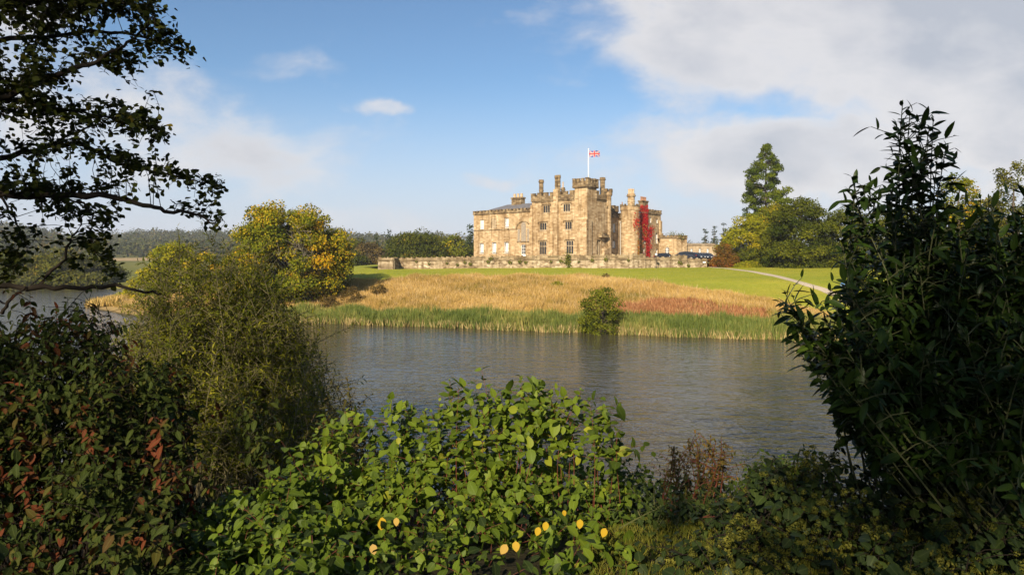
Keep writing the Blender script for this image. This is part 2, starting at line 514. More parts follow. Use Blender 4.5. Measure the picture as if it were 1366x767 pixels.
# ------------------------------------------------------------------ castle
def stone_mat(name, stops, bw=.8, bh=.36, stain=.35, mortar=(.30, .24, .16), rubble=False, moss=0.0):
    m, t, out = new_mat(name)
    tc = nd(t, 'ShaderNodeTexCoord').outputs['Object']
    s = nd(t, 'ShaderNodeSeparateXYZ', {0: tc})
    u = math_(t, 'ADD', s.outputs[0], s.outputs[1])
    v = nd(t, 'ShaderNodeCombineXYZ', {0: u, 1: s.outputs[2]}).outputs[0]
    n = nd(t, 'ShaderNodeTexNoise', {'Vector': tc, 'Scale': .35, 'Detail': 6.0, 'Roughness': .62}).outputs[0]
    n2 = nd(t, 'ShaderNodeTexNoise', {'Vector': tc, 'Scale': 2.2, 'Detail': 5.0, 'Roughness': .7}).outputs[0]
    if rubble:
        vo = nd(t, 'ShaderNodeTexVoronoi', {'Vector': nd(t, 'ShaderNodeVectorMath', {0: v, 1: (1.0, 1.7, 1)}, operation='MULTIPLY').outputs[0], 'Scale': 1.9})
        fac = nd(t, 'ShaderNodeSeparateColor', {0: vo.outputs['Color']}).outputs[0]
        hgt = vo.outputs['Distance']
    else:
        br = nd(t, 'ShaderNodeTexBrick', {'Vector': v, 'Color1': (0, 0, 0, 1), 'Color2': (1, 1, 1, 1), 'Mortar': (.35, .35, .35, 1), 'Scale': 1.0,
                                          'Mortar Size': .012, 'Brick Width': bw, 'Row Height': bh, 'Bias': 0.0})
        fac = nd(t, 'ShaderNodeSeparateColor', {0: br.outputs['Color']}).outputs[0]
        hgt = br.outputs['Fac']
    f = math_(t, 'ADD', math_(t, 'MULTIPLY', fac, .55), math_(t, 'MULTIPLY', n2, .45))
    c = ramp(t, f, stops)
    st = ramp(t, n, [(.40, (.62, .56, .48)), (.56, (1, 1, 1)), (.72, (1.12, 1.10, 1.06))])
    c = mix(t, stain * 2, c, mix(t, 1.0, c, st, 'MULTIPLY'))
    stv = nd(t, 'ShaderNodeVectorMath', {0: tc, 1: (1.6, 1.6, .13)}, operation='MULTIPLY').outputs[0]
    stn = nd(t, 'ShaderNodeTexNoise', {'Vector': stv, 'Scale': 1.0, 'Detail': 4.0, 'Roughness': .6}).outputs[0]
    c = mix(t, 1.0, c, ramp(t, stn, [(.36, (.66, .62, .56)), (.50, (1, 1, 1)), (.66, (1.1, 1.08, 1.05))]), 'MULTIPLY')
    if moss:
        mk = nd(t, 'ShaderNodeMapRange', {0: n2, 1: .56, 2: .66, 3: 0.0, 4: moss}).outputs[0]
        c = mix(t, mk, c, (.15, .13, .045))
    b = nd(t, 'ShaderNodeBsdfPrincipled', {'Base Color': c, 'Roughness': .9, 'Specular IOR Level': .2})
    bp = nd(t, 'ShaderNodeBump', {'Height': math_(t, 'ADD', math_(t, 'MULTIPLY', n2, .7), math_(t, 'MULTIPLY', hgt, .25)), 'Strength': .6, 'Distance': .08})
    t.links.new(bp.outputs[0], b.inputs['Normal'])
    t.links.new(b.outputs[0], out.inputs[0])
    return m


STONE = stone_mat("warm_sandstone", [(.2, (.28, .185, .092)), (.42, (.365, .262, .146)), (.58, (.405, .297, .172)), (.78, (.50, .385, .24))])
WEATHER = stone_mat("weathered_sandstone", [(.22, (.10, .072, .042)), (.45, (.19, .135, .075)), (.62, (.26, .19, .105)), (.8, (.33, .26, .16))], moss=.35)
PALE = stone_mat("pale_dressed_stone", [(.25, (.30, .23, .145)), (.6, (.37, .29, .19)), (.8, (.44, .36, .25))], stain=.2)
RUBBLE = stone_mat("rubble_wall_stone", [(.2, (.13, .095, .058)), (.42, (.26, .20, .13)), (.62, (.36, .29, .20)), (.8, (.46, .39, .29))], rubble=True, moss=.3)
WALLTOP = stone_mat("lichened_coping", [(.25, (.14, .105, .06)), (.55, (.25, .19, .115)), (.8, (.34, .27, .17))], moss=.5)
SLATE = plain("roof_slate", (.13, .125, .13), .6, noise=.35, scale=2.5)
GLASS = plain("window_glass", (.018, .022, .028), .10, spec=.35)
WHITE = plain("white_paint", (.72, .71, .68), .5)
BLIND = plain("pale_blind", (.62, .57, .49), .8)
LEAD = plain("pale_lead_pipe", (.34, .31, .26), .6)
DARK = plain("black_iron", (.02, .02, .022), .5)
POT = plain("terracotta_pot", (.30, .15, .085), .8, noise=.2)
BUFFPOT = plain("buff_chimney_pot", (.45, .32, .19), .8, noise=.15)

TH = R(41)
EX, EY = math.cos(TH), -math.sin(TH)
VX, VY = math.sin(TH), math.cos(TH)
CC = ((785 - CX) / F * 150, 150.0)
GZ = 7.5                                              # level of the castle terrace
CV, CE = CC[0] * VX + CC[1] * VY, CC[0] * EX + CC[1] * EY


def fr(px, yo=0.0):
    p = (px - CX) / F
    tt = (yo + CV) / (p * VX + VY)
    return tt * (p * EX + EY) - CE


def sd(px, xo=0.0):
    p = (px - CX) / F
    tt = (xo + CE) / (p * EX + EY)
    return tt * (p * VX + VY) - CV


def plane(kind, off):
    if kind == 'f':
        return lambda u, d, z: (u, off + d, z)
    return lambda u, d, z: (off - d, u, z)


def panel(acc, pl, u0, u1, z0, z1, ops=(), depth=.35, mi=0):
    """wall face with real openings: the grid of faces round them plus their reveals"""
    us = sorted({u0, u1, *[o[0] for o in ops], *[o[1] for o in ops]})
    zs = sorted({z0, z1, *[o[2] for o in ops], *[o[3] for o in ops]})
    for a, b_ in zip(us, us[1:]):
        for c, d in zip(zs, zs[1:]):
            mu, mz = (a + b_) / 2, (c + d) / 2
            if any(o[0] < mu < o[1] and o[2] < mz < o[3] for o in ops):
                continue
            acc.add([pl(a, 0, c), pl(b_, 0, c), pl(b_, 0, d), pl(a, 0, d)], [(0, 1, 2, 3)], mi)
    for (a, b_, c, d) in [o[:4] for o in ops]:
        q = [(a, c), (b_, c), (b_, d), (a, d)]
        for i in range(4):
            (ua, za), (ub, zb) = q[i], q[(i + 1) % 4]
            acc.add([pl(ua, 0, za), pl(ub, 0, zb), pl(ub, depth, zb), pl(ua, depth, za)], [(0, 1, 2, 3)], mi)


def pbox(acc, pl, u0, u1, d0, d1, z0, z1, mi=0):
    acc.box(u0, u1, d0, d1, z0, z1, mi, tf=pl)


def arch_fill(acc, pl, u0, u1, zs, z1, d0, d1, mi=0, pointed=False, n=8):
    """the two corners above an arched head"""
    um = (u0 + u1) / 2
    for sgn in (-1, 1):
        pts = []
        for i in range(n + 1):
            th = math.pi / 2 * i / n
            if pointed:
                x = math.cos(th * .999) ** 1.0
                zz = math.sin(th) ** .8
            else:
                x, zz = math.cos(th), math.sin(th)
            pts.append((um + sgn * x * (u1 - u0) / 2, zs + zz * (z1 - zs)))
        corner = (um + sgn * (u1 - u0) / 2, z1)
        poly = pts + [corner]
        k = len(poly)
        acc.add([pl(u, d0, z) for u, z in poly] + [pl(u, d1, z) for u, z in poly],
                [(i, i + 1, k - 1) for i in range(k - 2)] + [(i, i + 1, k + i + 1, k + i) for i in range(k - 2)], mi)


def window(parent, pl, u0, u1, z0, z1, style, name='window'):
    w, h = u1 - u0, z1 - z0
    a = Acc()
    a.add([pl(u0 + .01, .30, z0 + .01), pl(u1 - .01, .30, z0 + .01), pl(u1 - .01, .30, z1 - .01), pl(u0 + .01, .30, z1 - .01)], [(0, 1, 2, 3)], 0)
    if style.startswith('mullion'):
        n = int(style[7])
        mw = .10
        for k in range(n + 1):
            c = u0 + mw * .5 + (w - mw) * k / n
            pbox(a, pl, c - mw / 2, c + mw / 2, .08, .26, z0, z1, 1)
        pbox(a, pl, u0, u1, .06, .26, z0, z0 + .12, 1)
        pbox(a, pl, u0, u1, .06, .26, z1 - .12, z1, 1)
        if style.endswith('t'):
            zt = z0 + h * .60
            pbox(a, pl, u0 + mw, u1 - mw, .10, .25, zt, zt + .13, 1)
        if style.endswith('b'):
            pass
        # drip mould over the head and a sill
        pbox(a, pl, u0 - .35, u1 + .35, -.16, .02, z1 + .12, z1 + .27, 2)
        pbox(a, pl, u0 - .35, u0 - .22, -.14, .02, z1 - .25, z1 + .12, 2)
        pbox(a, pl, u1 + .22, u1 + .35, -.14, .02, z1 - .25, z1 + .12, 2)
        pbox(a, pl, u0 - .15, u1 + .15, -.07, .05, z0 - .16, z0 - .003, 1)
        mats = [GLASS, PALE, WEATHER]
    elif style == 'sash' or style == 'blind' or style == 'half':
        fw = .08
        for (x0, x1, y0, y1) in ((u0, u0 + fw, z0, z1), (u1 - fw, u1, z0, z1), (u0 + fw, u1 - fw, z0, z0 + fw), (u0 + fw, u1 - fw, z1 - fw, z1), (u0 + fw, u1 - fw, z0 + h * .48, z0 + h * .48 + .07)):
            pbox(a, pl, x0, x1, .18, .26, y0, y1, 1)
        for k in (1, 2):
            c = u0 + w * k / 3
            pbox(a, pl, c - .018, c + .018, .20, .25, z0 + fw, z0 + h * .48, 1)
            pbox(a, pl, c - .018, c + .018, .20, .25, z0 + h * .48 + .07, z1 - fw, 1)
        lo = z0 + h * (.04 if style == 'blind' else .12 if style == 'half' else .2)
        hi = z1 - h * (.06 if style == 'blind' else .10)
        a.add([pl(u0 + fw + .05, .285, lo), pl(u1 - fw - .02, .285, lo), pl(u1 - fw - .02, .285, hi), pl(u0 + fw + .05 + w * .12 * (style != 'blind'), .285, hi)], [(0, 1, 2, 3)], 2)
        pbox(a, pl, u0 - .12, u1 + .12, -.08, .06, z0 - .15, z0 - .003, 3)
        mats = [GLASS, WHITE, BLIND, PALE]
    elif style == 'gothic':
        arch_fill(a, pl, u0, u1, z0 + h * .55, z1 + .002, .0, .28, 2, pointed=True)
        for k in (1, 2):
            pbox(a, pl, u0 + w * k / 3 - .05, u0 + w * k / 3 + .05, .16, .26, z0, z1 - h * .12, 1)
        for k in (1, 2, 3):
            pbox(a, pl, u0, u1, .17, .25, z0 + h * k / 4 - .04, z0 + h * k / 4 + .04, 1)
        mats = [GLASS, WHITE, STONE]
    elif style == 'arched':
        arch_fill(a, pl, u0, u1, z1 - w / 2, z1 + .002, .0, .28, 3)
        pbox(a, pl, u0, u0 + .09, .16, .26, z0, z1, 1)
        pbox(a, pl, u1 - .09, u1, .16, .26, z0, z1, 1)
        pbox(a, pl, u0 + .09, u1 - .09, .16, .26, z0 + h * .45, z0 + h * .45 + .08, 1)
        a.add([pl(u0 + .1, .285, z0 + .1), pl(u1 - .1, .285, z0 + .1), pl(u1 - .1, .285, z1 - .3), pl(u0 + .1, .285, z1 - .3)], [(0, 1, 2, 3)], 2)
        pbox(a, pl, u0 - .1, u1 + .1, -.08, .06, z0 - .15, z0 - .003, 3)
        mats = [GLASS, WHITE, BLIND, STONE]
    elif style == 'door':
        for (x0, x1, y0, y1) in ((u0, u0 + .12, z0, z1), (u1 - .12, u1, z0, z1), (u0 + .12, u1 - .12, z0, z0 + .7), (u0 + .12, u1 - .12, z1 - .12, z1)):
            pbox(a, pl, x0, x1, .18, .26, y0, y1, 1)
        pbox(a, pl, (u0 + u1) / 2 - .05, (u0 + u1) / 2 + .05, .19, .25, z0 + .7, z1 - .12, 1)
        for k in (1, 2):
            zt = z0 + .7 + (h - .8) * k / 3
            pbox(a, pl, u0 + .12, u1 - .12, .20, .24, zt - .03, zt + .03, 1)
        mats = [GLASS, WHITE]
    else:   # small slit
        mats = [GLASS]
    return a.build(name, mats, parent)


def crenels(acc, pl, u0, u1, z0, zs, z1, d0=-.18, d1=.35, merlon=1.1, gap=.75, ends=True, mi=0):
    pbox(acc, pl, u0, u1, d0 - .10, d1, z0, z0 + .22, mi)
    pbox(acc, pl, u0, u1, d0, d1, z0 + .22, zs, mi)
    L = u1 - u0
    n = max(1, round((L - merlon) / (merlon + gap)))
    g = (L - (n + 1) * merlon) / n
    for k in range(n + 1):
        a = u0 + k * (merlon + g)
        j = random.uniform(-.05, .05)
        pbox(acc, pl, a, a + merlon, d0, d1, zs, z1 - .14 + j, mi)
        pbox(acc, pl, a - .06, a + merlon + .06, d0 - .06, d1 + .06, z1 - .14 + j, z1 + j, mi)


castle = thing("castle", "sandstone castle with battlements, tall chimneys and mullioned windows standing behind the terrace wall", "castle", (CC[0], CC[1], 0), -TH)
castle.rotation_euler = (0, 0, math.atan2(EY, EX))

XW0, XW1 = fr(632), fr(712.5)                       # wing, from its far end to the tower
FRONT = plane('f', 0.0)
# --- wing
wing_ops, wing_win = [], []
for (a, b_, z0, z1, stl) in ((640, 645.6, 15.25, 17.6, 'blind'), (673.2, 678.8, 15.3, 17.75, 'half'), (639.6, 645.2, 9.1, 11.75, 'half'), (656, 662, 9.1, 11.85, 'half'), (672.6, 678.4, 9.15, 11.9, 'half')):
    o = (fr(a), fr(b_), z0, z1)
    wing_ops.append(o); wing_win.append((o, stl))
dr = (fr(695.2), fr(701), 8.2, 11.2)
wing_ops.append(dr)
acc = Acc()
panel(acc, FRONT, XW0, XW1, 6.8, 18.9, wing_ops)
acc.add([(XW0, 0, 6.8), (XW0, 13, 6.8), (XW0, 13, 18.9), (XW0, 0, 18.9)], [(0, 1, 2, 3)])
acc.add([(XW0, 13, 6.8), (XW1, 13, 6.8), (XW1, 13, 18.9), (XW0, 13, 18.9)], [(0, 1, 2, 3)])
wing = acc.build("wing_wall", STONE, castle)
acc = Acc()
pbox(acc, FRONT, XW0 - .05, fr(690), -.12, -.002, 14.82, 15.04)       # string course
bu = (fr(656), fr(662), 15.3, 17.6)                                     # blocked window
for (x0, x1, y0, y1) in ((bu[0] - .15, bu[0], bu[2], bu[3] + .15), (bu[1], bu[1] + .15, bu[2], bu[3] + .15), (bu[0], bu[1], bu[3], bu[3] + .15)):
    pbox(acc, FRONT, x0, x1, -.05, -.002, y0, y1)
pbox(acc, FRONT, bu[0], bu[1], -.015, -.002, bu[2], bu[3], 1)
# blind three-light arched feature over the garden door
c0 = fr(698.5)
for r0, r1, d in ((2.05, 2.35, -.12),):
    n = 14
    for i in range(n):
        t0, t1 = math.pi * i / n, math.pi * (i + 1) / n
        q = [(c0 + r0 * math.cos(t0), 14.9 + r0 * .8 * math.sin(t0)), (c0 + r1 * math.cos(t0), 14.9 + r1 * .8 * math.sin(t0)), (c0 + r1 * math.cos(t1), 14.9 + r1 * .8 * math.sin(t1)), (c0 + r0 * math.cos(t1), 14.9 + r0 * .8 * math.sin(t1))]
        acc.add([FRONT(u, d, z) for u, z in q] + [FRONT(u, -.002, z) for u, z in q], [(0, 1, 2, 3), (0, 1, 5, 4), (2, 3, 7, 6)])
pbox(acc, FRONT, fr(690), fr(707), -.16, -.002, 11.75, 11.95)
trim = acc.build("trim", [WEATHER, PALE], wing)
GREYSTONE = plain("grey_blocked_opening", (.24, .20, .15), .9, noise=.25, scale=4)
acc = Acc()
for (a, b_, z0, z1) in ((690.6, 693.6, 11.96, 14.9), (703.4, 706.4, 11.96, 14.9), (695.4, 701.6, 11.96, 15.7)):
    pbox(acc, FRONT, fr(a), fr(b_), -.05, -.002, z0, z1)
um, rr_ = (fr(695.4) + fr(701.6)) / 2, (fr(701.6) - fr(695.4)) / 2
acc.add([FRONT(um + rr_ * math.cos(math.pi * i / 10), -.05, 15.7 + rr_ * 1.2 * math.sin(math.pi * i / 10)) for i in range(11)], [tuple(range(11))])
acc.build("blind_arch", GREYSTONE, wing)
for o, stl in wing_win:
    window(wing, FRONT, *o, stl)
window(wing, FRONT, *dr, 'door', 'garden_door')
acc = Acc()
crenels(acc, FRONT, XW0 - .1, XW1 - .1, 18.9, 19.45, 19.85, merlon=.62, gap=.5)
pbox(acc, plane('s', XW0), .2, 13, 0, .45, 18.9, 19.5)
acc.build("parapet", WEATHER, wing)
acc = Acc()   # hipped slate roof
rx0, ry = fr(677, 5.5), 5.5
acc.add([(XW0 + .3, .4, 19.3), (XW1, .4, 19.3), (XW1, ry, 21.5), (rx0, ry, 21.5), (XW0 + .3, 12.6, 19.3), (XW1, 12.6, 19.3)],
        [(0, 1, 2, 3), (0, 3, 4), (4, 3, 2, 5)])
acc.build("roof", SLATE, wing)
# wing chimney
acc = Acc()
u0, u1 = fr(684, 5.5), fr(696.5, 5.5)
zb = lambda py, u: CZ + (HY - py) / F * (150 - u * math.sin(TH) + 5.5 * math.cos(TH))
pl6 = plane('f', 5.0)
pbox(acc, pl6, u0, u1, 0, 1.6, 20.6, zb(266, u0))
pbox(acc, pl6, u0 - .15, u1 + .15, -.15, 1.75, zb(266, u0), zb(264, u0), 0)
for k in range(3):
    cc_ = u0 + .4 + (u1 - u0 - .8) * k / 2
    acc.lathe(cc_, 5.8, [(.36, zb(264, u0)), (.30, zb(259.6, u0)), (.36, zb(259.5, u0)), (.36, zb(259, u0)), (.0, zb(259, u0))], 10, 1)
acc.build("chimney", [WEATHER, BUFFPOT], castle)

# --- main tower
TZ = 21.1
tw_ops, tw_win = [], []
for (a, b_, z0, z1, stl) in ((726, 735, 18.35, 20.15, 'mullion3'), (752.5, 762, 18.35, 20.15, 'mullion3'), (721.2, 730.6, 14.4, 16.15, 'mullion3'), (755, 764.2, 14.35, 16.15, 'mullion3'),
                             (721, 730.2, 8.75, 11.85, 'mullion3t'), (756.6, 766.4, 8.8, 11.9, 'mullion3t')):
    o = (fr(a), fr(b_), z0, z1)
    tw_ops.append(o); tw_win.append((o, stl))
TD = 9.2
TX0 = XW1 - .35
SIDE = plane('s', 0.0)
s_ops = [(sd(796.8), sd(801.2), 8.6, 11.9), (sd(787.6), sd(788.9), 9.0, 10.7)]
acc = Acc()
TF = plane('f', -.45)
panel(acc, TF, TX0, 0.0, 6.8, TZ, tw_ops)
panel(acc, SIDE, -.45, TD, 6.8, TZ, s_ops)
acc.add([(TX0, -.45, 6.8), (TX0, TD, 6.8), (TX0, TD, TZ), (TX0, -.45, TZ)], [(0, 1, 2, 3)])
acc.add([(TX0, TD, 6.8), (0, TD, 6.8), (0, TD, TZ), (TX0, TD, TZ)], [(0, 1, 2, 3)])
acc.add([(TX0, -.3, TZ + .3), (-.2, -.3, TZ + .3), (-.2, TD, TZ + .3), (TX0, TD, TZ + .3)], [(0, 1, 2, 3)])
tower = acc.build("tower_wall", STONE, castle)
for o, stl in tw_win:
    window(tower, TF, *o, stl)
window(tower, SIDE, *s_ops[0], 'mullion2')
window(tower, SIDE, *s_ops[1], 'slit')
acc = Acc()
crenels(acc, TF, TX0 - .1, fr(767.5), TZ, 22.25, 23.05, merlon=1.15, gap=.85)
crenels(acc, SIDE, sd(795), sd(808), TZ, 22.2, 23.05, merlon=1.1, gap=.8)
pbox(acc, plane('s', TX0), .2, TD, -.1, .4, TZ, 22.9)
acc.build("parapet", WEATHER, tower)
# corner turret
acc = Acc()
q0, q1 = fr(768.2), sd(795.5)
acc.box(q0, .06, -.52, q1, TZ + .002, 23.6)
acc.build("turret", STONE, castle)
acc = Acc()
TFo, TSo = plane('f', -.85), plane('s', .40)
acc.box(q0 - .32, .38, -.83, q1 + .32, 23.45, 24.2)
crenels(acc, TFo, q0 - .35, .42, 23.6, 24.6, 25.55, d0=0, d1=.45, merlon=.68, gap=.62)
crenels(acc, TSo, -.38, q1 + .35, 23.605, 24.6, 25.5, d0=0.004, d1=.45, merlon=.6, gap=.6)
crenels(acc, plane('f', q1 - .1), q0 - .3, .3, 23.6, 24.75, 25.45, d0=0, d1=.45, merlon=.72, gap=.5)
crenels(acc, plane('s', q0 + .1), -.3, q1 + .2, 23.6, 24.75, 25.45, d0=0, d1=.45, merlon=.66, gap=.5)
acc.build("turret_parapet", WEATHER, castle)
# buttresses: central chimney breast, corner pair
acc = Acc()
b0, b1 = fr(740.3), fr(747)
pbox(acc, TF, b0, b1, -.55, .1, 6.8, 19.6)
acc.add([TF(b0, -.55, 19.6), TF(b1, -.55, 19.6), TF(b1 - .1, -.3, 20.4), TF(b0 + .1, -.3, 20.4), TF(b0, .0, 19.6), TF(b1, 0, 19.6), TF(b1 - .1, 0, 20.4), TF(b0 + .1, 0, 20.4)],
        [(0, 1, 2, 3), (0, 3, 7, 4), (1, 5, 6, 2)])
pbox(acc, TF, b0 + .1, b1 - .1, -.3, .1, 20.4, 23.6)
acc.build("chimney_breast", STONE, castle)
acc = Acc()
pbox(acc, TF, fr(781.5), .30, -.45, -.003, 6.8, 16.4)
pbox(acc, SIDE, -.90, sd(788), -.30, -.003, 6.8, 16.397)
pbox(acc, TF, fr(783), .18, -.25, -.003, 16.4, 18.2)
acc.build("corner_buttress", STONE, castle)
acc = Acc()
pbox(acc, TF, TX0 - .45, TX0 + .5, -.4, .1, 6.8, 18.4)
pbox(acc, TF, TX0 - .25, TX0 + .4, -.25, .1, 18.4, 20.3)
acc.build("buttress", STONE, castle)
acc = Acc()
pbox(acc, TF, TX0 + .5, q0, -.12, -.002, TZ - .35, TZ - .1)
pbox(acc, SIDE, q1, sd(808), -.12, -.002, TZ - .35, TZ - .1)
acc.build("string_course", WEATHER, tower)


def stack(name, x, y, r, z0, z1, n=8, mat=WEATHER, twin=False, pots=0, potmat=POT, poth=.9):
    a = Acc()
    h = z1 - z0
    for k, (dx) in enumerate((-r * .95, r * .95) if twin else (0,)):
        rr = r * (.95 if twin else 1)
        a.lathe(x + dx, y, [(rr * 1.15, z0), (rr * 1.15, z0 + .35), (rr * .92, z0 + .45), (rr * .92, z0 + h * .45), (rr * 1.02, z0 + h * .47), (rr * 1.02, z0 + h * .50), (rr * .92, z0 + h * .52),
                           (rr * .92, z1 - .75), (rr * 1.2, z1 - .6), (rr * 1.2, z1 - .35), (rr * 1.05, z1 - .3), (rr * 1.05, z1), (rr * .75, z1), (0, z1 - .01)], n)
    for k in range(pots):
        an = 2 * math.pi * k / max(1, pots) + .5
        ox, oy = (math.cos(an) * r * .5, math.sin(an) * r * .5) if pots > 1 else (0, 0)
        a.lathe(x + ox, y + oy, [(r * .34, z1 - .02), (r * .27, z1 + poth * .8), (r * .33, z1 + poth * .82), (r * .33, z1 + poth), (0, z1 + poth)], 8, 1)
    return a.build(name, [mat, potmat], castle)


stack("chimney", fr(743.4, .2), .35, .40, 22.3, 26.9, twin=True)
stack("chimney", fr(750.6, .6), .75, .45, 21.4, 24.0, twin=False, pots=1, potmat=BUFFPOT, poth=1.3)
stack("chimney", fr(721.5, .2), .35, .55, 21.4, 26.2)
stack("chimney", -.7, sd(803.8, -.7), .62, 21.2, 26.3)
# side stair turret of the tower, porch and pipe
acc = Acc()
ty, tx = sd(812), -.55
acc.lathe(tx, ty, [(1.05, 6.8), (1.05, 22.0), (1.3, 22.35), (1.3, 23.0), (1.0, 23.0), (0, 23.0)], 12)
acc.build("stair_turret", STONE, castle)
acc = Acc()
for k in range(6):
    th = 2 * math.pi * k / 6
    acc.box(tx + 1.08 * math.cos(th) - .3, tx + 1.08 * math.cos(th) + .3, ty + 1.08 * math.sin(th) - .3, ty + 1.08 * math.sin(th) + .3, 23.0, 23.75)
acc.build("turret_battlement", WEATHER, castle)
acc = Acc()
pa, pb = sd(803.2), sd(812.5)
acc.add([(0.003, pa, 6.8), (0.003, pb, 6.8), (0.003, pb, 11.4), (0.003, pa, 10.2), (.6, pa, 6.8), (.6, pb, 6.8), (.6, pb, 10.6), (.6, pa, 9.6)],
        [(4, 5, 6, 7), (0, 4, 7, 3), (1, 2, 6, 5), (3, 7, 6, 2)])
acc.box(.02, .9, sd(798.5), sd(808), 12.6, 13.2, 1)
acc.box(.02, .6, sd(799.5), sd(807), 13.2, 13.6, 1)
acc.build("porch", [STONE, WEATHER], castle)


def pipe(x, y, z0, z1, mat=LEAD, r=.10, hopper=True):
    a = Acc()
    a.tube([(x, y, z0), (x, y, z1)], r, r, 6)
    if hopper:
        a.box(x - .2, x + .2, y - .2, y + .2, z1, z1 + .35)
    return a.build("drainpipe", mat, castle)


pipe(fr(711.5, -.1) - .25, -.14, 6.9, 18.6, WEATHER, .12)
pipe(.14, sd(809.0), 6.9, 19.5, WEATHER, .1)

# --- link range between the tower and the round tower
LX = -3.2
LP = plane('s', LX)
l0, l1 = TD + .003, sd(829, LX)
ops = [(sd(817.6, LX), sd(821, LX), 14.2, 16.3), (sd(817, LX), sd(821.2, LX), 10.3, 12.4)]
acc = Acc()
panel(acc, LP, l0, l1, 6.8, 17.6, ops)
acc.add([(LX, l0, 17.6), (LX, l1, 17.6), (LX - 4, l1, 17.6), (LX - 4, l0, 17.6)], [(0, 1, 2, 3)])
link_wall = acc.build("range_wall", STONE, castle)
window(link_wall, LP, *ops[0], 'half')
window(link_wall, LP, *ops[1], 'arched')
acc = Acc()
crenels(acc, LP, l0, l1, 17.6, 18.2, 18.75, merlon=.6, gap=.5)
acc.build("parapet", WEATHER, link_wall)
acc = Acc()
BX = LX - 2.2
acc.box(BX - 4, BX, l0 + .2, l1 + 2, 17.0, 19.4)
back = acc.build("upper_wall", STONE, castle)
acc = Acc()
crenels(acc, plane('s', BX), l0 + .2, l1 + 2, 19.4, 20.2, 20.9, merlon=.8, gap=.6)
acc.build("parapet", WEATHER, back)
stack("chimney", BX - .4, sd(830, BX - .4), .42, 20.3, 21.3, pots=1, poth=.75)

# --- round tower and east range
RT = (-1.1, sd(840.5, -1.1))
acc = Acc()
acc.lathe(RT[0], RT[1], [(2.25, 6.8), (2.25, 19.3), (2.4, 19.5), (2.4, 20.5), (2.1, 20.5), (2.1, 20.0), (0, 20.0)], 28)
rt = acc.build("round_tower", STONE, castle, smooth=False)
acc = Acc()
acc.lathe(RT[0], RT[1], [(2.12, 20.3), (2.43, 20.3), (2.43, 20.503), (2.12, 20.503)], 28)
for k in range(14):
    th = 2 * math.pi * (k + .5) / 14
    c_, s_ = math.cos(th), math.sin(th)
    vs = [(RT[0] + (2.1 + .32 * a) * c_ - .22 * b_ * s_, RT[1] + (2.1 + .32 * a) * s_ + .22 * b_ * c_, z) for z in (20.5, 20.95) for (a, b_) in ((0, -1), (1, -1), (1, 1), (0, 1))]
    acc.add(vs, [(0, 1, 5, 4), (1, 2, 6, 5), (2, 3, 7, 6), (3, 0, 4, 7), (4, 5, 6, 7)])
acc.build("battlement", WEATHER, rt)
stack("chimney", -1.5, sd(842, -1.5), .95, 20.1, 23.6, n=10, mat=STONE, pots=4, potmat=BUFFPOT, poth=1.2)
RX = -.9
RP = plane('s', RX)
r0_, r1_ = sd(851.5, RX), sd(881.5, RX)
spec = [(858, 861.3, 11.6, 14.4, 'arched'), (865.2, 869, 11.6, 15.0, 'arched'), (874.4, 877.6, 11.7, 14.4, 'arched'), (866.6, 869.4, 16.9, 18.3, 'half'), (875.4, 878, 16.9, 18.0, 'half'), (875, 877.6, 8.4, 10.3, 'half'), (857.6, 860.2, 9.0, 10.4, 'half')]
ops = [(sd(a, RX), sd(b_, RX), c_, d) for (a, b_, c_, d, _) in spec]
acc = Acc()
panel(acc, RP, r0_ - 1.2, r1_, 6.8, 19.2, ops)
acc.add([(RX, r1_, 6.8), (RX - 9, r1_, 6.8), (RX - 9, r1_, 19.2), (RX, r1_, 19.2)], [(0, 1, 2, 3)])
acc.add([(RX, r0_ - 1.2, 19.2), (RX, r1_, 19.2), (RX - 9, r1_, 19.2), (RX - 9, r0_ - 1.2, 19.2)], [(0, 1, 2, 3)])
acc.box(RX - 3, RX + .45, r1_ - .9, r1_ + .5, 6.8, 14.4)
acc.box(RX - 2, RX + .25, r1_ - .7, r1_ + .3, 14.4, 17.6)
er = acc.build("range_wall", STONE, castle)
for o, sp in zip(ops, spec):
    window(er, RP, *o, sp[4])
acc = Acc()
crenels(acc, RP, r0_ - .6, r1_ + .1, 19.2, 19.75, 20.3, merlon=.75, gap=.6)
crenels(acc, plane('f', r1_ - .3), RX - 9, RX, 19.2, 19.75, 20.3, d0=0, d1=.4, merlon=.75, gap=.6)
pbox(acc, RP, ops[1][0] - .35, ops[1][0] - .08, -.12, -.002, 14.2, 15.2)
pbox(acc, RP, ops[1][1] + .08, ops[1][1] + .35, -.12, -.002, 14.2, 15.2)
pbox(acc, RP, ops[1][0] - .35, ops[1][1] + .35, -.14, -.002, 15.2, 15.5)
acc.build("parapet", WEATHER, er)
acc = Acc()
ca, cb = sd(855, -2.5), sd(862.3, -2.5)
acc.box(-3.2, -2.0, ca, cb, 19.0, 22.2)
acc.box(-3.35, -1.85, ca - .15, cb + .15, 22.2, 22.5)
for k in range(4):
    acc.lathe(-2.6, ca + .3 + (cb - ca - .6) * k / 3, [(.24, 22.5), (.18, 23.3), (.24, 23.35), (.24, 23.5), (0, 23.5)], 8, 1)
acc.build("chimney", [WEATHER, POT], castle)
pipe(RX + .16, r0_ + .25, 6.9, 19.0, LEAD, .13)
pipe(LX + .6, sd(827.6, LX + .6), 6.9, 16.5, LEAD, .13)

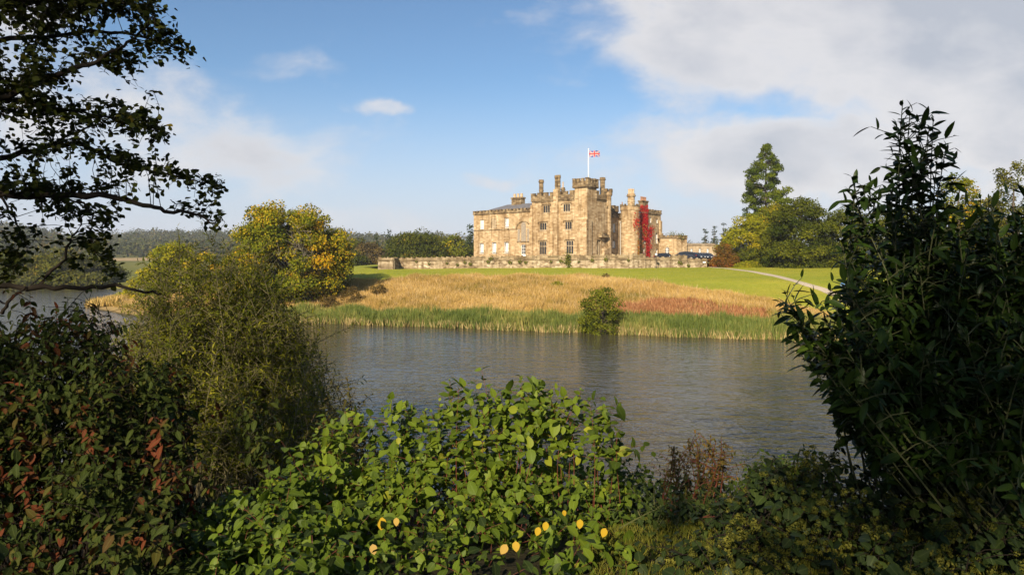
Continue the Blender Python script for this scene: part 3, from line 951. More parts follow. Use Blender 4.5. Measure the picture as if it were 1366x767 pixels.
# --- flagpole and flag
tp = Matrix.Rotation(math.atan2(EY, EX), 4, 'Z')
turc = Vector((CC[0], CC[1], 0)) + tp @ Vector(((q0) / 2, q1 / 2, 0))
Yp = turc.y
base = P(785, 237, Yp); base.z = 23.7
poleroot = thing("flagpole", "tall white flagpole rising from the castle's corner turret", "flagpole", base)
ztop = CZ + (HY - 200) / F * Yp - base.z
acc = Acc()
acc.tube([(0, 0, 0), (0, 0, ztop)], .14, .075, 10, cap=True)
acc.build("pole", WHITE, poleroot, smooth=True)
acc = Acc()
acc.lathe(0, 0, [(0, ztop), (.14, ztop + .06), (.16, ztop + .15), (.1, ztop + .26), (0, ztop + .3)], 10)
acc.build("finial", WHITE, poleroot, smooth=True)


def jack(u, v):
    """0 blue, 1 white, 2 red; u along the fly, v up, both 0..1 of a 1:2 flag"""
    x, y = u * 60 - 30, v * 30 - 15
    if abs(x) < 3 or abs(y) < 3: return 2
    if abs(x) < 5 or abs(y) < 5: return 1
    L_ = math.hypot(60, 30)
    best = 0
    for sgn in (1, -1):
        d = (x * 30 * sgn - y * 60) / L_ * 1.0
        if abs(d) < 3:
            best = max(best, 1)
            side = (x > 0) if sgn > 0 else (x < 0)
            if (0 < (d if x < 0 else -d) * sgn * 1.0 < 2): best = 2
    return best


def umat(name, c):
    return plain(name, c, .8)


flag_v, fn_, fm_ = [], 72, 36
fw_, fh_ = 2.55, 1.36
acc = Acc()
for i in range(fn_ + 1):
    for j in range(fm_ + 1):
        u, v = i / fn_, j / fm_
        acc.v.append((.08 + fw_ * u * .97, .20 * math.sin(u * 7 + v * .8) * u ** .5, -fh_ * (1 - v) - .10 * u - .06 * math.sin(u * 6)))
for i in range(fn_):
    for j in range(fm_):
        a = i * (fm_ + 1) + j
        acc.f.append((a, a + fm_ + 1, a + fm_ + 2, a + 1))
        acc.m.append(jack((i + .5) / fn_, (j + .5) / fm_))
flag = acc.build("flag", [umat("flag_blue", (.02, .05, .24)), umat("flag_white", (.42, .42, .40)), umat("flag_red", (.5, .03, .03))], None, smooth=True, loc=(base.x, base.y, base.z + ztop - .18))
tag(flag, "union flag flying in the breeze from the white flagpole above the turret", "flag")

# --- red creeper on the round tower and east range
cr = thing("creeper", "bright red creeper climbing the east range beside the round tower", "creeper", (0, 0, 0))
cp, ca_, cn_, cs_, ct_ = [], [], [], [], []
Mw = Matrix.Translation((CC[0], CC[1], 0)) @ tp


def creeper_pt(px, py):
    v = sd(px, RX + .05)
    if px < 852.5:
        # on the drum of the round tower
        dxp = (px - 840.5) / 12.2
        ang = math.asin(max(-.99, min(.99, dxp)))
        view = math.atan2(*(Mw.inverted() @ Vector((0, 0, 0)) - Vector((RT[0], RT[1], 0))).to_2d().yx)
        th = view + ang
        q = Vector((RT[0] + 2.32 * math.cos(th), RT[1] + 2.32 * math.sin(th), 0))
        nrm = Vector((math.cos(th), math.sin(th), 0))
    else:
        q = Vector((RX + .08, v, 0)); nrm = Vector((1, 0, 0))
    wq = Mw @ q
    wq.z = CZ + (HY - py) / F * wq.y
    return wq, (tp @ nrm)


CRE = [(853, 863.5, 274, 300, 800, .88), (857, 863.5, 290, 320, 460, .9), (861.5, 866, 318, 342, 240, .9), (850, 858, 275, 342, 260, .55), (845, 852, 290, 304, 50, .85), (866, 871, 300, 332, 40, .85), (864, 868, 304, 318, 120, .95), (845, 850, 280, 312, 30, .6), (850, 856, 318, 340, 160, .45), (857, 862, 298, 316, 60, .30), (867, 872, 300, 310, 30, .8)]
for (a, b_, c_, d, n, tint) in CRE:
    for k in range(int(n * 1.7)):
        px, py = random.uniform(a, b_), random.uniform(c_, d)
        px += random.gauss(0, .6); py += random.gauss(0, 1.0)
        w_, nr = creeper_pt(px, py)
        w_ += nr * random.uniform(0, .22)
        cp.append(w_); cn_.append(nr + Vector(sph(1)[0]) * .6); ca_.append(Vector((random.gauss(0, .4), random.gauss(0, .4), -1)))
        cs_.append(random.uniform(.2, .36)); ct_.append(tint + random.gauss(0, .08))
CREM = leaf_mat("creeper_leaf", [(.2, (.16, .18, .03)), (.45, (.28, .18, .025)), (.6, (.38, .06, .018)), (.85, (.44, .018, .018)), (1, (.32, .010, .014))], .2)
leaves("foliage", cp, ca_, cn_, cs_, ct_, diamond(.45), CREM, cr)
acc = Acc()
for k in range(9):
    px = 851 + k * 2.0
    acc.tube([creeper_pt(px + math.sin(py * .2 + k) * 1.0, py)[0] for py in range(342, 276, -8)], .06, .02, 5)
acc.build("stem", plain("creeper_stem", (.10, .06, .035), .9), cr)

# ------------------------------------------------------------------ terrace, walls, outbuildings, cars
acc = Acc()
tpts = [(P(505, 0, 133).x, 133.5), (P(700, 0, 128).x, 128.6), (P(842, 0, 125).x, 126.0), (P(944, 0, 127).x, 128.0), (60, 150), (80, 230), (-20, 230), (-40, 175)]
acc.add([(x, y, GZ - .05) for x, y in tpts], [tuple(range(len(tpts)))])
tag(acc.build("terrace", plain("terrace_gravel", (.25, .20, .14), .95, noise=.2)), kind='structure')

WZ = lambda py, Y: CZ + (HY - py) / F * Y
wl = thing("garden_wall", "long low rubble terrace wall with a rounded coping, running below the castle", "wall", (0, 0, 0))


def wall_run(pts, cop, ledge, bump=.18, thick=.55, step=.95):
    """vertical rubble wall along a ground line, its ledge and its lumpy crenellated top"""
    lo, up, le = Acc(), Acc(), Acc()
    for (a, b_), (c0_, c1_), (l0_, l1_) in zip(zip(pts, pts[1:]), zip(cop, cop[1:]), zip(ledge, ledge[1:])):
        a, b_ = Vector(a), Vector(b_)
        d = b_ - a
        L = d.length
        d.normalize()
        nrm = Vector((d.y, -d.x))          # towards the lake
        n = max(1, int(L / step))
        for k in range(n):
            f0, f1 = k / n, (k + 1) / n
            p, q = a.lerp(b_, f0), a.lerp(b_, f1)
            zl0, zl1 = l0_ + (l1_ - l0_) * f0, l0_ + (l1_ - l0_) * f1
            zc = c0_ + (c1_ - c0_) * (f0 + f1) / 2
            g0, g1 = ground(p.x, p.y) - .6, ground(q.x, q.y) - .6
            i0, i1 = p - nrm * thick, q - nrm * thick
            lo.add([(p.x, p.y, g0), (q.x, q.y, g1), (q.x, q.y, zl1), (p.x, p.y, zl0), (i0.x, i0.y, g0), (i1.x, i1.y, g1), (i1.x, i1.y, zl1), (i0.x, i0.y, zl0)],
                   [(0, 1, 2, 3), (4, 7, 6, 5), (3, 2, 6, 7), (0, 3, 7, 4), (1, 5, 6, 2)])
            e0, e1 = p + nrm * .13, q + nrm * .13
            j0, j1 = p - nrm * (thick + .05), q - nrm * (thick + .05)
            le.add([(e0.x, e0.y, zl0), (e1.x, e1.y, zl1), (e1.x, e1.y, zl1 + .16), (e0.x, e0.y, zl0 + .16), (j0.x, j0.y, zl0), (j1.x, j1.y, zl1), (j1.x, j1.y, zl1 + .16), (j0.x, j0.y, zl0 + .16)],
                   [(0, 1, 2, 3), (3, 2, 6, 7), (0, 4, 5, 1), (0, 3, 7, 4), (1, 5, 6, 2), (4, 7, 6, 5)])
            m_ = 3
            for h_ in range(m_):
                ga, gb = h_ / m_, (h_ + 1) / m_
                pa_, pb_ = p.lerp(q, ga), p.lerp(q, gb)
                zt = zc + (bump * .5 if h_ == 1 else -bump * .5 if h_ == 0 else -bump * .1) + random.uniform(-.05, .05)
                s0, s1 = pa_ - nrm * .10, pb_ - nrm * .10
                t0_, t1_ = pa_ - nrm * (thick - .02), pb_ - nrm * (thick - .02)
                zz0, zz1 = zl0 + .16, zl1 + .16
                up.add([(s0.x, s0.y, zz0), (s1.x, s1.y, zz1), (s1.x, s1.y, zt), (s0.x, s0.y, zt), (t0_.x, t0_.y, zz0), (t1_.x, t1_.y, zz1), (t1_.x, t1_.y, zt), (t0_.x, t0_.y, zt)],
                       [(0, 1, 2, 3), (4, 7, 6, 5), (3, 2, 6, 7), (0, 3, 7, 4), (1, 5, 6, 2)])
    return lo, le, up


def W2(px, Y): return ((px - CX) / F * Y, Y)


runs = [
    ([W2(504, 137), W2(504.6, 131), W2(524, 128.5), W2(532, 132.5)], [WZ(344, 131)] * 4, [WZ(348.3, 131)] * 4),
    ([W2(532, 132.6), W2(620, 130), W2(720, 127.5), W2(842.5, 124.4)], [WZ(344, 132.6), WZ(342.6, 130), WZ(341, 127.5), WZ(339.3, 124.4)], [WZ(348.6, 132.6), WZ(347.8, 130), WZ(347, 127.5), WZ(346.6, 124.4)]),
    ([W2(842.5, 124.38), W2(861, 125.2)], [WZ(338.6, 124.4), WZ(339.5, 125.2)], [WZ(345.6, 124.4), WZ(346.5, 125.2)]),
    ([W2(861.2, 125.5), W2(895, 126.6)], [WZ(343.2, 125.5), WZ(343.4, 126.6)], [WZ(346.8, 125.5), WZ(347.6, 126.6)]),
    ([W2(895.2, 126.3), W2(917, 126.8)], [WZ(340.2, 126), WZ(340.6, 127)], [WZ(347.6, 126), WZ(348.2, 127)]),
    ([W2(917.2, 127.1), W2(943, 127.6), W2(944, 131)], [WZ(344.5, 127), WZ(345.5, 127.6), WZ(345.5, 131)], [WZ(349, 127), WZ(350, 127.6), WZ(350, 131)]),
]
for k, (p_, c_, l_) in enumerate(runs):
    lo, le, up = wall_run(p_, c_, l_)
    lo.build("wall_face", RUBBLE, wl)
    le.build("ledge", WALLTOP, wl)
    up.build("coping", WALLTOP, wl)

# plants rooted in the wall
WPM = leaf_mat("wall_plant_leaf", [(0, (.05, .07, .015)), (.6, (.12, .13, .02)), (1, (.20, .17, .03))], .2)
def tuft_mesh(n, r, h, ls):
    p = rng.normal(size=(n, 3)) * np.array([r, r * .5, h]) * .5
    return p, norm(rng.normal(size=(n, 3)) + [0, -.5, .3]), norm(rng.normal(size=(n, 3)) * .6 + [0, -1, .3]), rng.uniform(.6, 1.2, n) * ls, rng.uniform(0, 1, n)
wp0 = leaves("wall_plant", *tuft_mesh(50, .3, .4, .22), diamond(.4), WPM)
tag(wp0, "small green tuft rooted in the face of the rubble terrace wall", "plant", "tufts rooted in the terrace wall")
spots = [(555, 349), (572, 352), (596, 351), (610, 353), (620, 350), (627, 352), (651, 349), (655, 345), (680, 350), (693, 349), (701, 350), (735, 349), (748, 348), (772, 349), (790, 347), (808, 346), (838, 347), (906, 350), (909, 352), (918, 354)]
for k, (px, py) in enumerate(spots):
    Y = np.interp(px, [532, 620, 720, 842, 895, 917], [132.6, 130, 127.5, 124.4, 126.4, 127]) - .25
    o = wp0 if k == 0 else wp0.copy()
    if k: COL.objects.link(o)
    o.location = P(px, py, Y); s_ = random.uniform(.7, 1.3); o.scale = (s_, 1, s_)
big = leaves("wall_shrub", *tuft_mesh(260, .55, 1.5, .3), diamond(.4), WPM, None, False, P(757.5, 347.5, 126.2))
tag(big, "largest dark shrub sprouting from the terrace wall below the tower's right-hand windows", "shrub")

# lamp post in front of the wall, notice on the wall
lp_ = thing("lamp_post", "slim dark lamp post with a pale round head in front of the wall", "lamp post", (W2(875.4, 123)[0], 123, ground(W2(875.4, 123)[0], 123) - .05))
ht = WZ(341, 123) - lp_.location.z
acc = Acc(); acc.tube([(0, 0, 0), (0, 0, .3), (0, 0, .32), (0, 0, ht)], .06, rr=[.1, .1, .05, .045], n=8); acc.build("post", DARK, lp_)
acc = Acc(); acc.lathe(0, 0, [(0, ht - .05), (.16, ht), (.24, ht + .15), (.2, ht + .33), (.08, ht + .42), (0, ht + .44)], 12); acc.build("lamp_head", plain("opal_globe", (.6, .6, .58), .3), lp_, smooth=True)
acc = Acc(); acc.box(-.3, .3, -.02, .02, -.15, .15); acc.box(-.27, .27, -.024, -.0205, -.12, .12, 1)
tag(acc.build("notice", [DARK, WHITE], None, loc=P(939.5, 350, 127.3)), "small white notice fixed to the end of the terrace wall", "sign")

# stable block to the right: crenellated block and long low range
ob = thing("outbuilding", "crenellated stone gatehouse with a long low wing behind the parked cars", "building", (0, 0, 0))
YB = 172.0
xo = lambda px, Y=YB: (px - CX) / F * Y
acc = Acc()
pl = plane('f', YB)
o_ = (xo(887.6), xo(892.6), WZ(338, YB), WZ(329.5, YB))
zt = WZ(318, YB)
panel(acc, pl, xo(880), xo(902), 7, zt, [o_])
acc.add([(xo(902), YB, 7), (xo(918.5), YB + 1.6, 7), (xo(918.5), YB + 1.6, zt), (xo(902), YB, zt)], [(0, 1, 2, 3)])
acc.add([(xo(880), YB, zt), (xo(902), YB, zt), (xo(918.5), YB + 1.6, zt), (xo(918), YB + 7, zt), (xo(880), YB + 7, zt)], [(0, 1, 2, 3, 4)])
blk = acc.build("block_wall", STONE, ob)
window(blk, pl, *o_, 'gothic')
acc = Acc()
crenels(acc, pl, xo(880), xo(902), zt, zt + .45, zt + .8, merlon=.55, gap=.45)
dd = Vector((xo(918.5) - xo(902), 1.6)); Ld = dd.length; dd.normalize()
tfp = lambda u, d, z: (xo(902) + dd.x * u - dd.y * d, YB + dd.y * u + dd.x * d, z)
crenels(acc, tfp, .05, Ld, zt + .004, zt + .45, zt + .8, merlon=.55, gap=.45)
acc.build("parapet", WEATHER, blk)
acc = Acc()
YB2 = YB + 4
pl2 = plane('f', YB2)
zt2 = WZ(328, YB2)
ops = [(xo(a - 1.7, YB2), xo(a + 1.7, YB2), WZ(338, YB2), WZ(331.2, YB2)) for a in (911.3, 922.6, 933.6, 944.2)]
panel(acc, pl2, xo(900, YB2), xo(960, YB2), 7, zt2, ops)
acc.add([(xo(900, YB2), YB2, zt2), (xo(960, YB2), YB2, zt2), (xo(960, YB2), YB2 + 6, zt2 + .8), (xo(900, YB2), YB2 + 6, zt2 + .8)], [(0, 1, 2, 3)])
lw = acc.build("wing_wall", PALE, ob)
for o_ in ops: window(lw, pl2, *o_, 'gothic')
acc = Acc(); pbox(acc, pl2, xo(900, YB2), xo(960, YB2), -.12, .3, zt2 + .003, zt2 + .22); acc.build("coping", WEATHER, lw)
for (px, py, s_, lab) in ((896.5, 314.5, 1.3, "dark shrub growing out of the battlements on the gatehouse, left one"), (906.5, 315.2, 1.5, "golden shrub growing out of the battlements on the gatehouse, right one")):
    o = leaves("roof_shrub", *tuft_mesh(160, s_, s_ * .7, .3), diamond(.4), WPM, None, False, P(px, py, YB + .6)); tag(o, lab, "shrub")


def car_mesh():
    root = thing("parked_car", "car", "car")
    paint = plain("black_car_paint", (.012, .016, .028), .22, spec=.7)
    prof = [(-2.2, .35), (-2.25, .75), (-2.15, 1.0), (-1.95, 1.08), (-1.55, 1.52), (-.4, 1.60), (.35, 1.50), (1.0, 1.05), (1.9, .92), (2.2, .72), (2.22, .35)]
    hw = [.78, .86, .87, .86, .66, .64, .66, .82, .82, .78, .76]
    a = Acc()
    n = len(prof)
    a.add([(x, -w_, z) for (x, z), w_ in zip(prof, hw)] + [(x, w_, z) for (x, z), w_ in zip(prof, hw)],
          [(i, (i + 1) % n, n + (i + 1) % n, n + i) for i in range(n)] + [tuple(range(n - 1, -1, -1)), tuple(range(n, 2 * n))])
    body = a.build("body", paint, root)
    bm_ = body.modifiers.new("bevel", 'BEVEL'); bm_.width = .06; bm_.segments = 2; bm_.limit_method = 'ANGLE'
    for sg in (-1, 1):
        a = Acc()
        a.add([(x, sg * w_, z) for x, z, w_ in ((-1.75, 1.13, .872), (-1.42, 1.46, .72), (-.4, 1.53, .69), (.3, 1.44, .71), (.82, 1.1, .855))], [(0, 1, 2, 3, 4)])
        a.build("side_window", GLASS, root)
        a = Acc(); a.box(2.12, 2.245, sg * .62 - .16, sg * .62 + .16, .62, .78); a.build("headlight", plain("headlight_glass", (.6, .62, .65), .15), root)
        a = Acc(); a.box(-2.27, -2.14, sg * .68 - .1, sg * .68 + .1, .72, .98); a.build("tail_light", plain("tail_light_red", (.35, .02, .02), .25), root)
        for xw in (-1.35, 1.35):
            a = Acc()
            for (r_, y_) in ((0, .0),):
                a.lathe(0, 0, [(.0, -.1), (.33, -.1), (.33, .1), (0, .1)], 18)
            wh = a.build("wheel", DARK, root, loc=(xw, sg * .8, .33)); wh.rotation_euler = (R(90), 0, 0)
            a = Acc(); a.lathe(0, 0, [(0, .105), (.2, .105), (.2, -.105), (0, -.105)], 12)
            a.build("rim", LEAD, wh)
    for nm, q in (("windscreen", [(.95, -.76, 1.10), (.95, .76, 1.10), (.42, .62, 1.49), (.42, -.62, 1.49)]), ("rear_window", [(-1.93, -.76, 1.13), (-1.93, .76, 1.13), (-1.60, .62, 1.49), (-1.60, -.62, 1.49)])):
        c_ = Vector((.02 if nm == "windscreen" else -.02, 0, .02))
        a = Acc(); a.add([Vector(v) + c_ for v in q], [(0, 1, 2, 3)]); a.build(nm, GLASS, root)
    return root


car0 = car_mesh()
cars = [(910.5, 135.5, R(176), (1.12, 1, 1.1), "largest black car behind the rounded top of the wall"), (888, 137, R(8), (1, 1, .92), "low black car at the foot of the castle's east end"),
        (926, 140, R(-50), (1, 1, 1.05), "dark car parked at an angle right of the largest black car"), (935, 142, R(-52), (1, 1, 1), "dark car in the middle of the row before the low wing"),
        (943.5, 144, R(-54), (1, 1, 1), "last dark car of the row, beside the red-brown shrub")]
for k, (px, Y, rz, sc, lab) in enumerate(cars):
    loc = (xo(px, Y), Y, GZ - .05)
    if k == 0:
        car0.location, car0.rotation_euler, car0.scale = loc, (0, 0, rz), sc
        tag(car0, lab, None, "cars parked on the terrace")
    else:
        dup(car0, loc, rz, sc, lab, "cars parked on the terrace")
# ------------------------------------------------------------------ trees
BARK = plain("tree_bark", (.075, .058, .042), .95, noise=.4, scale=5)
PALEBARK = plain("dead_twig_bark", (.15, .125, .09), .95, noise=.3, scale=5)
G_OAK = leaf_mat("oak_leaf", [(0, (.030, .042, .005)), (.5, (.062, .074, .007)), (.85, (.115, .11, .010)), (1, (.19, .13, .012))], .22)
G_MID = leaf_mat("mixed_leaf", [(0, (.045, .054, .007)), (.5, (.090, .092, .010)), (.85, (.14, .12, .012)), (1, (.22, .15, .014))], .22)
G_GOLD = leaf_mat("turning_leaf", [(0, (.040, .060, .005)), (.35, (.095, .112, .006)), (.6, (.18, .165, .007)), (.8, (.33, .225, .008)), (1, (.46, .23, .010))], .12)
G_LIME = leaf_mat("yellow_green_leaf", [(0, (.11, .13, .008)), (.5, (.22, .22, .010)), (1, (.38, .29, .012))], .3)
G_YEW = leaf_mat("yew_needle", [(0, (.022, .034, .003)), (.5, (.058, .069, .005)), (1, (.15, .148, .009))], .08)
G_PINE = leaf_mat("pine_needle", [(0, (.030, .050, .004)), (.5, (.072, .096, .006)), (1, (.135, .15, .010))], .08)
G_FIR = leaf_mat("dark_needle", [(0, (.018, .030, .010)), (.5, (.032, .046, .014)), (1, (.05, .062, .016))], .1)
G_RUST = leaf_mat("rusty_leaf", [(0, (.05, .045, .01)), (.4, (.13, .07, .014)), (.75, (.22, .09, .015)), (1, (.33, .04, .02))], .2)
G_BROWN = leaf_mat("brown_leaf", [(0, (.05, .04, .012)), (.5, (.10, .065, .02)), (1, (.16, .12, .03))], .2)


def crown_blobs(height, width, bottom, prof, n, r0, r1, r):
    """clump centres filling an envelope prof(t)"""
    out = []
    tries = 0
    while len(out) < n and tries < n * 60:
        tries += 1
        tz = r.uniform(0, 1)
        R_ = prof(tz) * width / 2
        if r.uniform(0, 1) > (R_ / (width / 2)) ** .7 + .08: continue
        th = r.uniform(0, 2 * math.pi)
        q = math.sqrt(r.uniform(.12, 1)) * R_ * .86
        br = r.uniform(r0, r1) * width
        c = np.array([q * math.cos(th), q * math.sin(th), bottom + tz * (height - bottom) - br * .45])
        if any(np.linalg.norm(c - o[0]) < .40 * (br + o[1]) for o in out): continue
        out.append((c, br))
    zt = max(c[2] + b_ * .85 for c, b_ in out)
    wd = np.percentile([np.hypot(c[0], c[1]) + b_ * .8 for c, b_ in out], 96)
    k = (width / 2) / wd
    return [(np.array([c[0] * k, c[1] * k, bottom + (c[2] - bottom) * (height - bottom) / (zt - bottom)]), b_ * min(1.25, (1 + k) / 2)) for c, b_ in out]


def blob_leaves(blobs, per, ls, r, flat=.75, tbias=None, keep=.82, up=.35):
    p, a, n, s, t = [], [], [], [], []
    for c, br in blobs:
        k = int(per * (br ** 2))
        d = norm(r.normal(size=(k, 3)))
        d = d[(d[:, 2] > -.55) | (r.uniform(size=k) < .25)]
        k = len(d)
        # twig-end lumps on the clump give it an uneven outline
        lum = norm(r.normal(size=(9, 3)))
        bump = np.max(d @ lum.T, axis=1) ** 6
        rad_ = br * (.62 + .42 * bump + r.normal(size=k) * .09)
        inner = r.uniform(size=k) > keep
        rad_[inner] *= r.uniform(.3, .9, inner.sum())
        q = c + d * rad_[:, None] * np.array([1, 1, flat])
        p.append(q)
        n.append(norm(d * 1.0 + r.normal(size=(k, 3)) * .38 + [0, 0, up]))
        a.append(norm(r.normal(size=(k, 3)) + [0, 0, -.35] + d * .4))
        s.append(ls * r.uniform(.6, 1.25, k))
        tb = r.normal(.45, .17) + (tbias(c) if tbias else 0)
        t.append(np.clip(tb + r.normal(size=k) * .15, 0, 1))
    return [np.concatenate(x) for x in (p, a, n, s, t)]


def limb(acc, p, q, r0, r1, r, n=6, sag=.12, sides=6):
    p, q = Vector(p), Vector(q)
    d = q - p
    m = p.lerp(q, .5) + Vector((r.normal() * .08, r.normal() * .08, sag)) * d.length
    pts = []
    for i in range(n):
        t_ = i / (n - 1)
        pts.append(p * (1 - t_) ** 2 + m * 2 * t_ * (1 - t_) + q * t_ ** 2 + Vector((r.normal(), r.normal(), r.normal())) * .012 * d.length)
    acc.tube(pts, r0, r1, sides)
    return pts


ROUND = lambda t: max(.05, math.sqrt(max(0, 1 - (2 * t - .85) ** 2 / 1.35)))
DOME = lambda t: max(.12, math.sqrt(max(0, 1 - t * t)) * (1 if t > .1 else .85))
TALL = lambda t: max(.1, math.sin(math.pi * min(1, t * .86 + .16)) ** .6)
CONE = lambda t: max(.06, (1 - t) ** .8 * (1 if t > .08 else .7))


def tree(name, label, cat, loc, height, width, mat, prof=ROUND, bottom=None, nb=40, r0=.13, r1=.2, per=None, ls=.35, seed=1, group=None, tbias=None, trunk=None, flat=.75, bark=None, limbs=12, px=.5, keep=.82):
    r = np.random.default_rng(seed)
    root = thing(name, label, cat, loc, 0, group)
    bottom = height * .12 if bottom is None else bottom
    bl = crown_blobs(height, width, bottom, prof, nb, r0, r1, r)
    per = per or (4.2 if mat in (G_YEW, G_GOLD, G_LIME) else 2.8) / (ls * ls)
    p, a, n, s, t = blob_leaves(bl, per * 4, ls, r, flat, tbias, keep)
    leaves("crown", p, a, n, s, t, diamond(.42), mat, root)
    acc = Acc()
    tr = trunk or max(.12, height * .022)
    top = height * .82
    pts = [(r.normal() * .02 * height * i / 5, r.normal() * .02 * height * i / 5, -.4 + (top + .4) * i / 5) for i in range(6)]
    acc.tube(pts, 0, rr=[tr * 1.35, tr, tr * .85, tr * .62, tr * .36, tr * .12], n=8)
    for c, br in sorted(bl, key=lambda q: -q[1])[:limbs]:
        f = min(.78, max(.12, (c[2] - bottom * .4) / height * .62))
        i = f * 5 * top / (top + .0)
        i0 = min(4, int(i))
        st = Vector(pts[i0]).lerp(Vector(pts[i0 + 1]), i - i0)
        limb(acc, st, c, tr * .38, tr * .08, r)
    acc.build("trunk", bark or BARK, root, smooth=True)
    return root


def at(px, Y, dz=-.15):
    x = (px - CX) / F * Y
    return Vector((x, Y, ground(x, Y) + dz))


def hgt(py, Y, loc):
    return CZ + (HY - py) / F * Y - loc.z


# far hillside woods: one mass
r = np.random.default_rng(3)
bl = []
for _ in range(5200):
    th = r.uniform(R(-47), R(47)) if r.uniform() < .3 else r.uniform(R(-42), R(-6))
    rr = 1450 * math.sqrt(r.uniform(.085, 1))
    x, y = rr * math.sin(th), rr * math.cos(th)
    if math.hypot((x + 262), (y - 452) / 2.2) < 40 or y < 245: continue
    if y < 440 and -.60 < x / y < -.50: continue
    if y < 330 and x > -60: continue
    if x > 60 and rr < 500: continue
    w_ = r.uniform(6, 15)
    bl.append((np.array([x, y, ground(x, y) + w_ * .45]), w_ * .62))
p, a, n, s, t = blob_leaves(bl, .8, 2.4, r, 1.05)
G_FAR = leaf_mat("distant_wood_leaf", [(0, (.030, .040, .014)), (.5, (.055, .062, .018)), (.8, (.09, .078, .022)), (1, (.13, .09, .025))], .15)
o = leaves("woodland", p, a, n, s, t, diamond(.5), G_FAR)
tag(o, "dense mixed woodland covering the distant hillside beyond the lake", "woodland", None, 'stuff')

# trees on the far shore of the lake, at the left
far_row = [(-18, 190, 326, 95, "mixed", "broad dull green tree on the far lake shore at the very left edge"), (22, 186, 330, 70, "oak", "dark rounded tree on the far lake shore, second from the left edge"),
           (52, 188, 334, 62, "mid", "olive tree on the far lake shore behind the hanging alder twigs"), (84, 187, 327, 66, "mid2", "taller olive tree on the far lake shore, middle of the row"),
           (112, 190, 337, 52, "lime", "yellowish tree on the far lake shore right of the taller olive one"), (136, 196, 345, 46, "oak", "low dark tree on the far lake shore below the tan field"),
           (38, 184, 357, 54, "lime", "low pale green willow at the water's edge on the far shore, left one"), (98, 184, 360, 52, "mid", "low green willow at the water's edge on the far shore, right one"), (156, 200, 352, 30, "mid", "small olive tree on the far shore beneath the field, last of the row"),
           (2, 184, 352, 44, "mid2", "low leafy tree at the water's edge at the left edge of the view"), (68, 184, 350, 44, "oak", "low dark tree at the water's edge between two pale willows"), (128, 185, 362, 40, "lime", "small pale willow at the water's edge, nearest the golden marsh")]
FM = {"mixed": G_MID, "oak": G_OAK, "mid": G_MID, "mid2": G_MID, "lime": leaf_mat("shore_willow_leaf", [(0, (.06, .07, .016)), (.6, (.11, .11, .022)), (1, (.17, .15, .03))], .25)}
for k, (px, Y, py, wpx, kind, lab) in enumerate(far_row):
    l = at(px, Y)
    tree("broadleaf_tree" if kind != "lime" else "willow_tree", lab, "tree", l, hgt(py, Y, l), wpx * Y / F, FM[kind], ROUND, nb=34, ls=.62, seed=100 + k, group="trees on the far shore of the lake", limbs=5)

# trees far off between the golden tree and the castle
back = [(446, 250, 311, 46, "broad", G_MID, "tall olive tree just right of the golden tree, far back"), (463, 250, 314, 34, "broad", G_OAK, "dark tree behind the lawn's left end, beside the tall olive one"), (478, 258, 316, 34, "broad", G_MID, "greenish brown tree left of the two small conifers"),
        (490, 235, 322, 44, "broad", G_BROWN, "russet brown rounded tree left of the big dark oak"), (502, 250, 312, 15, "cone", G_FIR, "small pointed conifer, left one of two against the sky"), (519, 240, 306, 15, "cone", G_FIR, "small pointed conifer beside the big dark oak, right one of two"),
        (470, 225, 332, 50, "broad", G_OAK, "low dark green tree right behind the lawn's left end"), (513, 225, 330, 30, "broad", G_BROWN, "low brownish tree between the russet tree and the oak"),
        (555, 190, 303.5, 84, "broad", G_OAK, "big dark green oak behind the terrace wall, left of the castle"),
        (590, 235, 309, 42, "broad", G_MID, "olive tree rising behind the gap between the oak and the castle"), (606, 200, 312, 46, "broad", G_GOLD, "yellowing tree between the big oak and the castle's end"),
        (628, 196, 298, 22, "cone", G_FIR, "tall dark conifer against the castle's far end"), (622, 190, 328, 36, "broad", G_YEW, "low dark yew at the foot of the castle's far end"), (432, 235, 322, 40, "broad", G_MID, "olive tree half hidden by the golden tree's right side")]
for k, (px, Y, py, wpx, kind, mat, lab) in enumerate(back):
    l = at(px, Y)
    cone = kind == "cone"
    tree("conifer_tree" if cone else "oak_tree" if px == 555 else "broadleaf_tree", lab, "tree", l, hgt(py, Y, l), wpx * Y / F * 1.05, mat, CONE if cone else (DOME if px == 555 else ROUND),
         nb=80 if px == 555 else 46, r0=.10 if not cone else .16, r1=.16 if not cone else .28, ls=.46 if px == 555 else .55, seed=200 + k, bottom=.5 if cone else None, flat=.6 if cone else .75, limbs=5)

